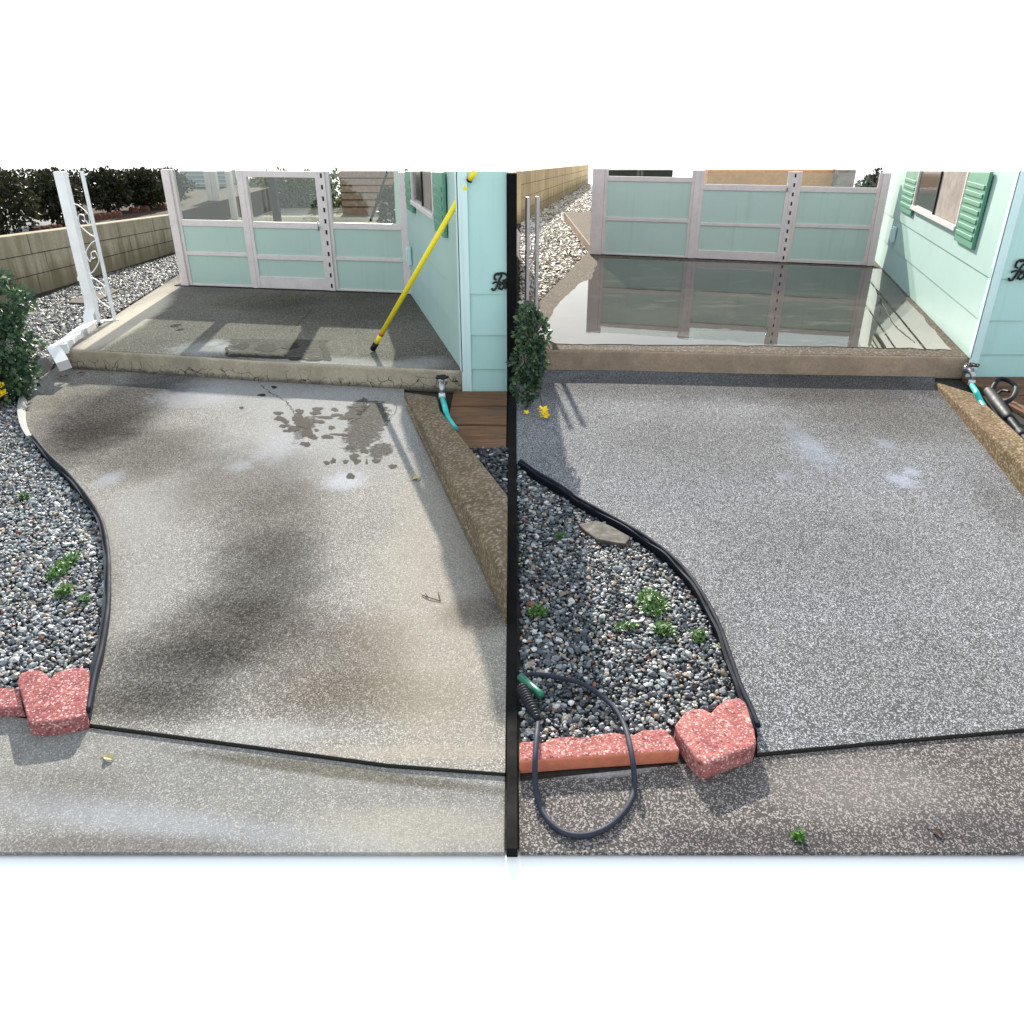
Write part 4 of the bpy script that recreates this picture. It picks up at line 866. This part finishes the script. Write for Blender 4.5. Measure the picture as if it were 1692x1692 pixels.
for (u,v,lab) in eb:
    p = W(u,v,zTer); b = MB(); n_ = 14; w_ = .13
    prof = [(-w_/2,0)] + [(-w_/2+w_*k/n_, .045+.025*abs(math.sin(math.pi*2*k/n_))) for k in range(n_+1)] + [(w_/2,0)]
    vs = [(p.x+x,p.y-.025,zTer-.002+z) for x,z in prof]+[(p.x+x,p.y+.025,zTer-.002+z) for x,z in prof]; N_ = len(prof)
    b.add(vs, [tuple(range(N_)), tuple(range(N_,2*N_))[::-1]]+[(i,(i+1)%N_,N_+(i+1)%N_,N_+i) for i in range(N_)])
    tag(b.build('edging_brick', M['terracotta'], bevel=.004), lab, 'brick', 'scalloped terracotta bricks on the terrace')
# right wall
q0,q1 = W(861,371,0), W(972,305,0); q0.x = max(q0.x,.13)
block_wall('tall tan block wall at the back of the sunlit gravel', [q0,q1], [AtY(861,283,q0.y).z, AtY(972,272,q1.y).z], M['wall_after'], courses=4)
for (u,v,lab,i) in ((935,322,'yellow green weed at the foot of the tan wall',1),(938,424,'yellow green weed in the sunlit beige gravel',2)):
    p = W(u,v,.03); tuft('weed', lab, 'weed', 'weeds growing in gravel and concrete', p.x, p.y, .03, .07, 60, .05, M['hedge'], .07, .09, 60+i)

# stand-ins for the left glass's reflections: neighbour's wall, railing, hedge, brick wall, pale floor
fz = zT
sheet('path', [xy(W(296,366,.17)), xy(W(690,372,.17)), (W(690,372,.17).x+.9,19), (W(296,366,.17).x-2.6,19)], .05, M['palefloor'])
Yn = 15.5
def rowbox(name, label, cat, u0,u1,v0,v1,Y,dep,mat,zb=.05,lines=0,group=None):
    a = AtY(u0,v0,Y); c = AtY(u1,v0,Y); root = empty(name,(0,0,0),label=label,cat=cat,group=group)
    b = MB(); b.box(a.x,c.x,Y,Y+dep,zb,a.z); b.build('wall', mat, root)
    if lines:
        b = MB()
        for k in range(1,lines): z = zb+(a.z-zb)*k/lines; b.box(a.x,c.x,Y-.012,Y-.002,z,z+.018)
        b.build('course_line', M['joint'] if name=='brick_wall' else M['frame'], root)
    return root
rowbox('neighbour_house','reflected grey blue sided house added behind the left enclosure pane','house',296,372,283,340,16.5,.6,M['greysiding'],lines=9)
rowbox('brick_wall','reflected pinkish brick wall added behind the pane right of the door','wall',560,690,283,330,15.5,.4,M['tanbrick'],lines=6,group='far brick walls')
for k,(u,lab) in enumerate([(342,'white far post left of the pair in the left pane'),(352,'thin white far post beside its left neighbour'),(377,'brownish far post mid pane'),(400,'far post nearest the door in the left pane')]):
    a = AtY(u,283,13.6); b = MB(); b.box(a.x-.045,a.x+.045,13.55,13.64,.05,a.z); b.box(a.x-.07,a.x+.07,13.52,13.67,.05,.11); tag(b.build('far_post', M['frame']), lab, 'post', 'far posts behind the glass')
p = AtY(500,300,17); root = empty('hedge',(p.x,17,.05),label='reflected olive hedge added behind the left door glass',cat='hedge',group='hedges behind the glass')
leaf_cloud('foliage', M['hedge'], root, [(x,0,.30,.35,.34) for x in np.linspace(-.75,.55,6)], 5000, .08, 71)
p = AtY(345,330,14.8); root = empty('hedge',(p.x,14.8,.05),label='low green hedge in front of the grey blue house',cat='hedge',group='hedges behind the glass')
leaf_cloud('foliage', M['weed'], root, [(x,0,.16,.2,.17) for x in np.linspace(-.5,.5,6)], 2600, .06, 72)
p = AtY(660,330,12.5); root = empty('hedge',(p.x,12.5,.05),label='reflected dark shrub added behind the rightmost pane of the left enclosure',cat='hedge',group='hedges behind the glass')
leaf_cloud('foliage', M['cyp'], root, [(-.1,0,.35,.22,.35),(.1,0,.45,.25,.4)], 2600, .06, 73)
b = MB(); a = AtY(612,366,12.0); c = AtY(640,283,12.0); b.tube([(a.x,12,a.z),(c.x,12,c.z)],.018,8); tag(b.build('leaning_rod', M['slot'], smooth=True), 'thin black rod leaning behind the pane right of the door', 'rod')
for (u,v0,lab) in ((449,287,'dark upright behind the left side of the door glass'),(528,287,'dark upright behind the right side of the door glass')):
    a = AtY(u,v0,12.5); b = MB(); b.box(a.x-.05,a.x+.05,12.45,12.55,.05,a.z); b.box(a.x-.08,a.x+.08,12.42,12.58,.05,.10); tag(b.build('far_post', M['slot']), lab, 'post', 'dark posts behind the door glass')
# behind the right glass, added in place of reflections
rowbox('stucco_wall','dark wall behind the left pane of the right enclosure','wall',985,1112,281,300,13.2,.3,plain('dark_stucco',(.07,.07,.06),.8,.2,6),group='stucco walls behind the right glass')
rowbox('stucco_wall','orange stucco wall behind the right door glass','wall',1170,1382,281,300,13.6,.3,M['orangestucco'],group='stucco walls behind the right glass')
rowbox('stucco_wall','brown wall piece behind the pane next to the right house','wall',1386,1415,281,300,13.4,.3,M['curtain'],group='stucco walls behind the right glass')
p = AtY(1436,300,12.5); root = empty('hedge',(p.x,12.5,.05),label='dark shrub behind the last pane of the right enclosure',cat='hedge',group='hedges behind the glass')
leaf_cloud('foliage', M['cyp'], root, [(0,0,.4,.25,.42),(.1,0,.5,.2,.4)], 2400, .06, 74)

# ------------------------------------------------------------------ small things
c = W(152,491,.03); b = MB(); b.prism(wobble([xy(W(u,v,.04)) for u,v in [(108,500),(150,502),(200,478),(172,478)]],3,.01,4), .01, .045); tag(b.build('stepping_stone', M['flatstone'], bevel=.006), 'flat brown stone in the gravel behind the downspout', 'stone', 'flat stepping stones')
b = MB(); b.prism(wobble([xy(W(u,v,.03)) for u,v in [(955,868),(990,862),(1042,888),(1036,902),(985,892)]],3,.006,5), .01, .036); tag(b.build('stepping_stone', M['flatstone'], bevel=.005), 'flat grey stone against the right black edging', 'stone', 'flat stepping stones')
def leaf(u,v,z,s,rot,label,mat=M['dryleaf']):
    p = W(u,v,z); b = MB(); n_=8; top=[]; 
    for k in range(n_+1): t=k/n_; top.append((t*s, math.sin(math.pi*t)*s*.34, .25*s*math.sin(math.pi*t)))
    R_ = Matrix.Rotation(rot,3,'Z'); vs=[]
    for (x,y,zz) in top: vs += [Vector((x,y,zz+.002)),Vector((x,0,zz*.4+.001)),Vector((x,-y,zz+.003))]
    vs=[p+R_@v_ for v_ in vs]; fs=[]
    for k in range(n_):
        fs += [(k*3,k*3+1,(k+1)*3+1,(k+1)*3),(k*3+1,k*3+2,(k+1)*3+2,(k+1)*3+1)]
    b.add(vs,fs); b.tube([p,p-R_@Vector((s*.35,0,-.003))],.0012,5); tag(b.build('fallen_leaf', mat, smooth=True), label, 'leaf', 'fallen leaves')
leaf(680,794,zP,.05,.4,'pale yellow leaf on the right half of the stained path'); leaf(172,1252,zD,.034,-.3,'curled yellow leaf on the left driveway'); leaf(1538,1372,zD,.03,-.8,'dark curled leaf on the right driveway',M['bark'])
leaf(98,625,.05,.06,.9,'orange brown leaf below the downspout outlet',M['terracotta']); leaf(128,618,.035,.05,.2,'brown leaf on the path near the downspout outlet',M['terracotta'])
b = MB(); b.tube([W(697,983,zP+.003),W(708,987,zP+.005),W(728,993,zP+.003)],.0018,5); b.tube([W(724,978,zP+.004),W(728,993,zP+.004)],.0015,5); b.tube([W(708,987,zP+.004),W(703,981,zP+.006)],.0015,5); tag(b.build('twig', M['bark']), 'dry twig lying on the stained path near the curb', 'twig')
b = MB(); b.prism(wobble([xy(W(u,v,.03)) for u,v in [(168,864),(174,868),(178,884),(172,888)]],2,.003,6), zP+.001, .05); tag(b.build('stone_chip', plain('tan_chip',(.35,.28,.18),.8), bevel=.004), 'tan stone chip wedged by the left black edging', 'stone')

# pressure hose loop, ribbed grip and green tube on the right
hp = [(856,1117,.045),(885,1114,.045),(925,1120,.045),(962,1130,.045),(990,1148,.045),(1015,1170,.045),(1032,1200,.05),(1041,1232,.075),(1047,1270,.06),(1048,1302,.024),(1040,1328,.022),(1022,1352,.022),(998,1370,.022),(968,1380,.022),(938,1378,.022),(912,1362,.022),(894,1335,.022),(885,1300,.03),(884,1262,.07),(886,1225,.08),(889,1195,.06)]
root = empty('pressure_hose', (0,0,0), label='dark hose looping over the long red paver onto the driveway', cat='hose')
b = MB(); P = [W(u,v,z) for u,v,z in hp]; P[0].x = max(P[0].x,.03); b.tube(smooth_path(P,8), .0075, 12); b.build('hose', M['rubber'], root, smooth=True)
g0,g1 = W(888,1188,.062), W(862,1136,.07); g0.x=max(g0.x,.06)
b = MB(); n_=26; pts=[g0.lerp(g1,k/n_) for k in range(n_+1)]; b.tube(pts, [(.009+.008*min(1,k/8.))*(1.10 if k%2 else .94) for k in range(n_+1)], 14); b.build('ribbed_grip', M['gun'], root)
t0,t1 = W(895,1150,.06), W(860,1118,.06)
b = MB(); b.tube([t0,t0.lerp(t1,.1),t1],[.011,.013,.013],14); tag(b.build('plastic_tube', M['greentube'], smooth=True), 'short dark green plastic tube beside the hose grip', 'tube')

# pressure washer gun leaning by the right house
A_,B_ = AtY(1630,642,4.95), W(1735,778,.17)
root = empty('washer_gun', (0,0,0), label='black pressure washer gun lying from the house to the curb', cat='washer gun')
dv_ = B_-A_
b = MB(); b.tube([A_, A_+dv_*.05, A_+dv_*.22, A_+dv_*.42, A_+dv_*.46], [.018,.030,.034,.026,.018], 14); b.build('body', M['gun'], root, smooth=True)
b = MB(); b.tube([A_+dv_*.44, A_+dv_*.5, B_], [.016,.014,.013], 12); b.tube([A_+dv_*.60, A_+dv_*.66],[.019,.019],12); b.build('lance', M['gun'], root, smooth=True)
side_ = Vector((.75,.35,.25))
b = MB(); hb = [A_+dv_*.08, A_+dv_*.02+side_*.10+Vector((0,0,.03)), A_+dv_*.05+side_*.20, A_+dv_*.18+side_*.21, A_+dv_*.27+side_*.12, A_+dv_*.25]
b.tube(smooth_path(hb,7), .014, 10); b.build('handle', M['gun'], root, smooth=True)
b = MB(); b.tube(smooth_path([A_+dv_*.14+side_*.03, A_+dv_*.13+side_*.10, A_+dv_*.18+side_*.14],5), .008, 8); b.build('trigger', M['gun'], root, smooth=True)
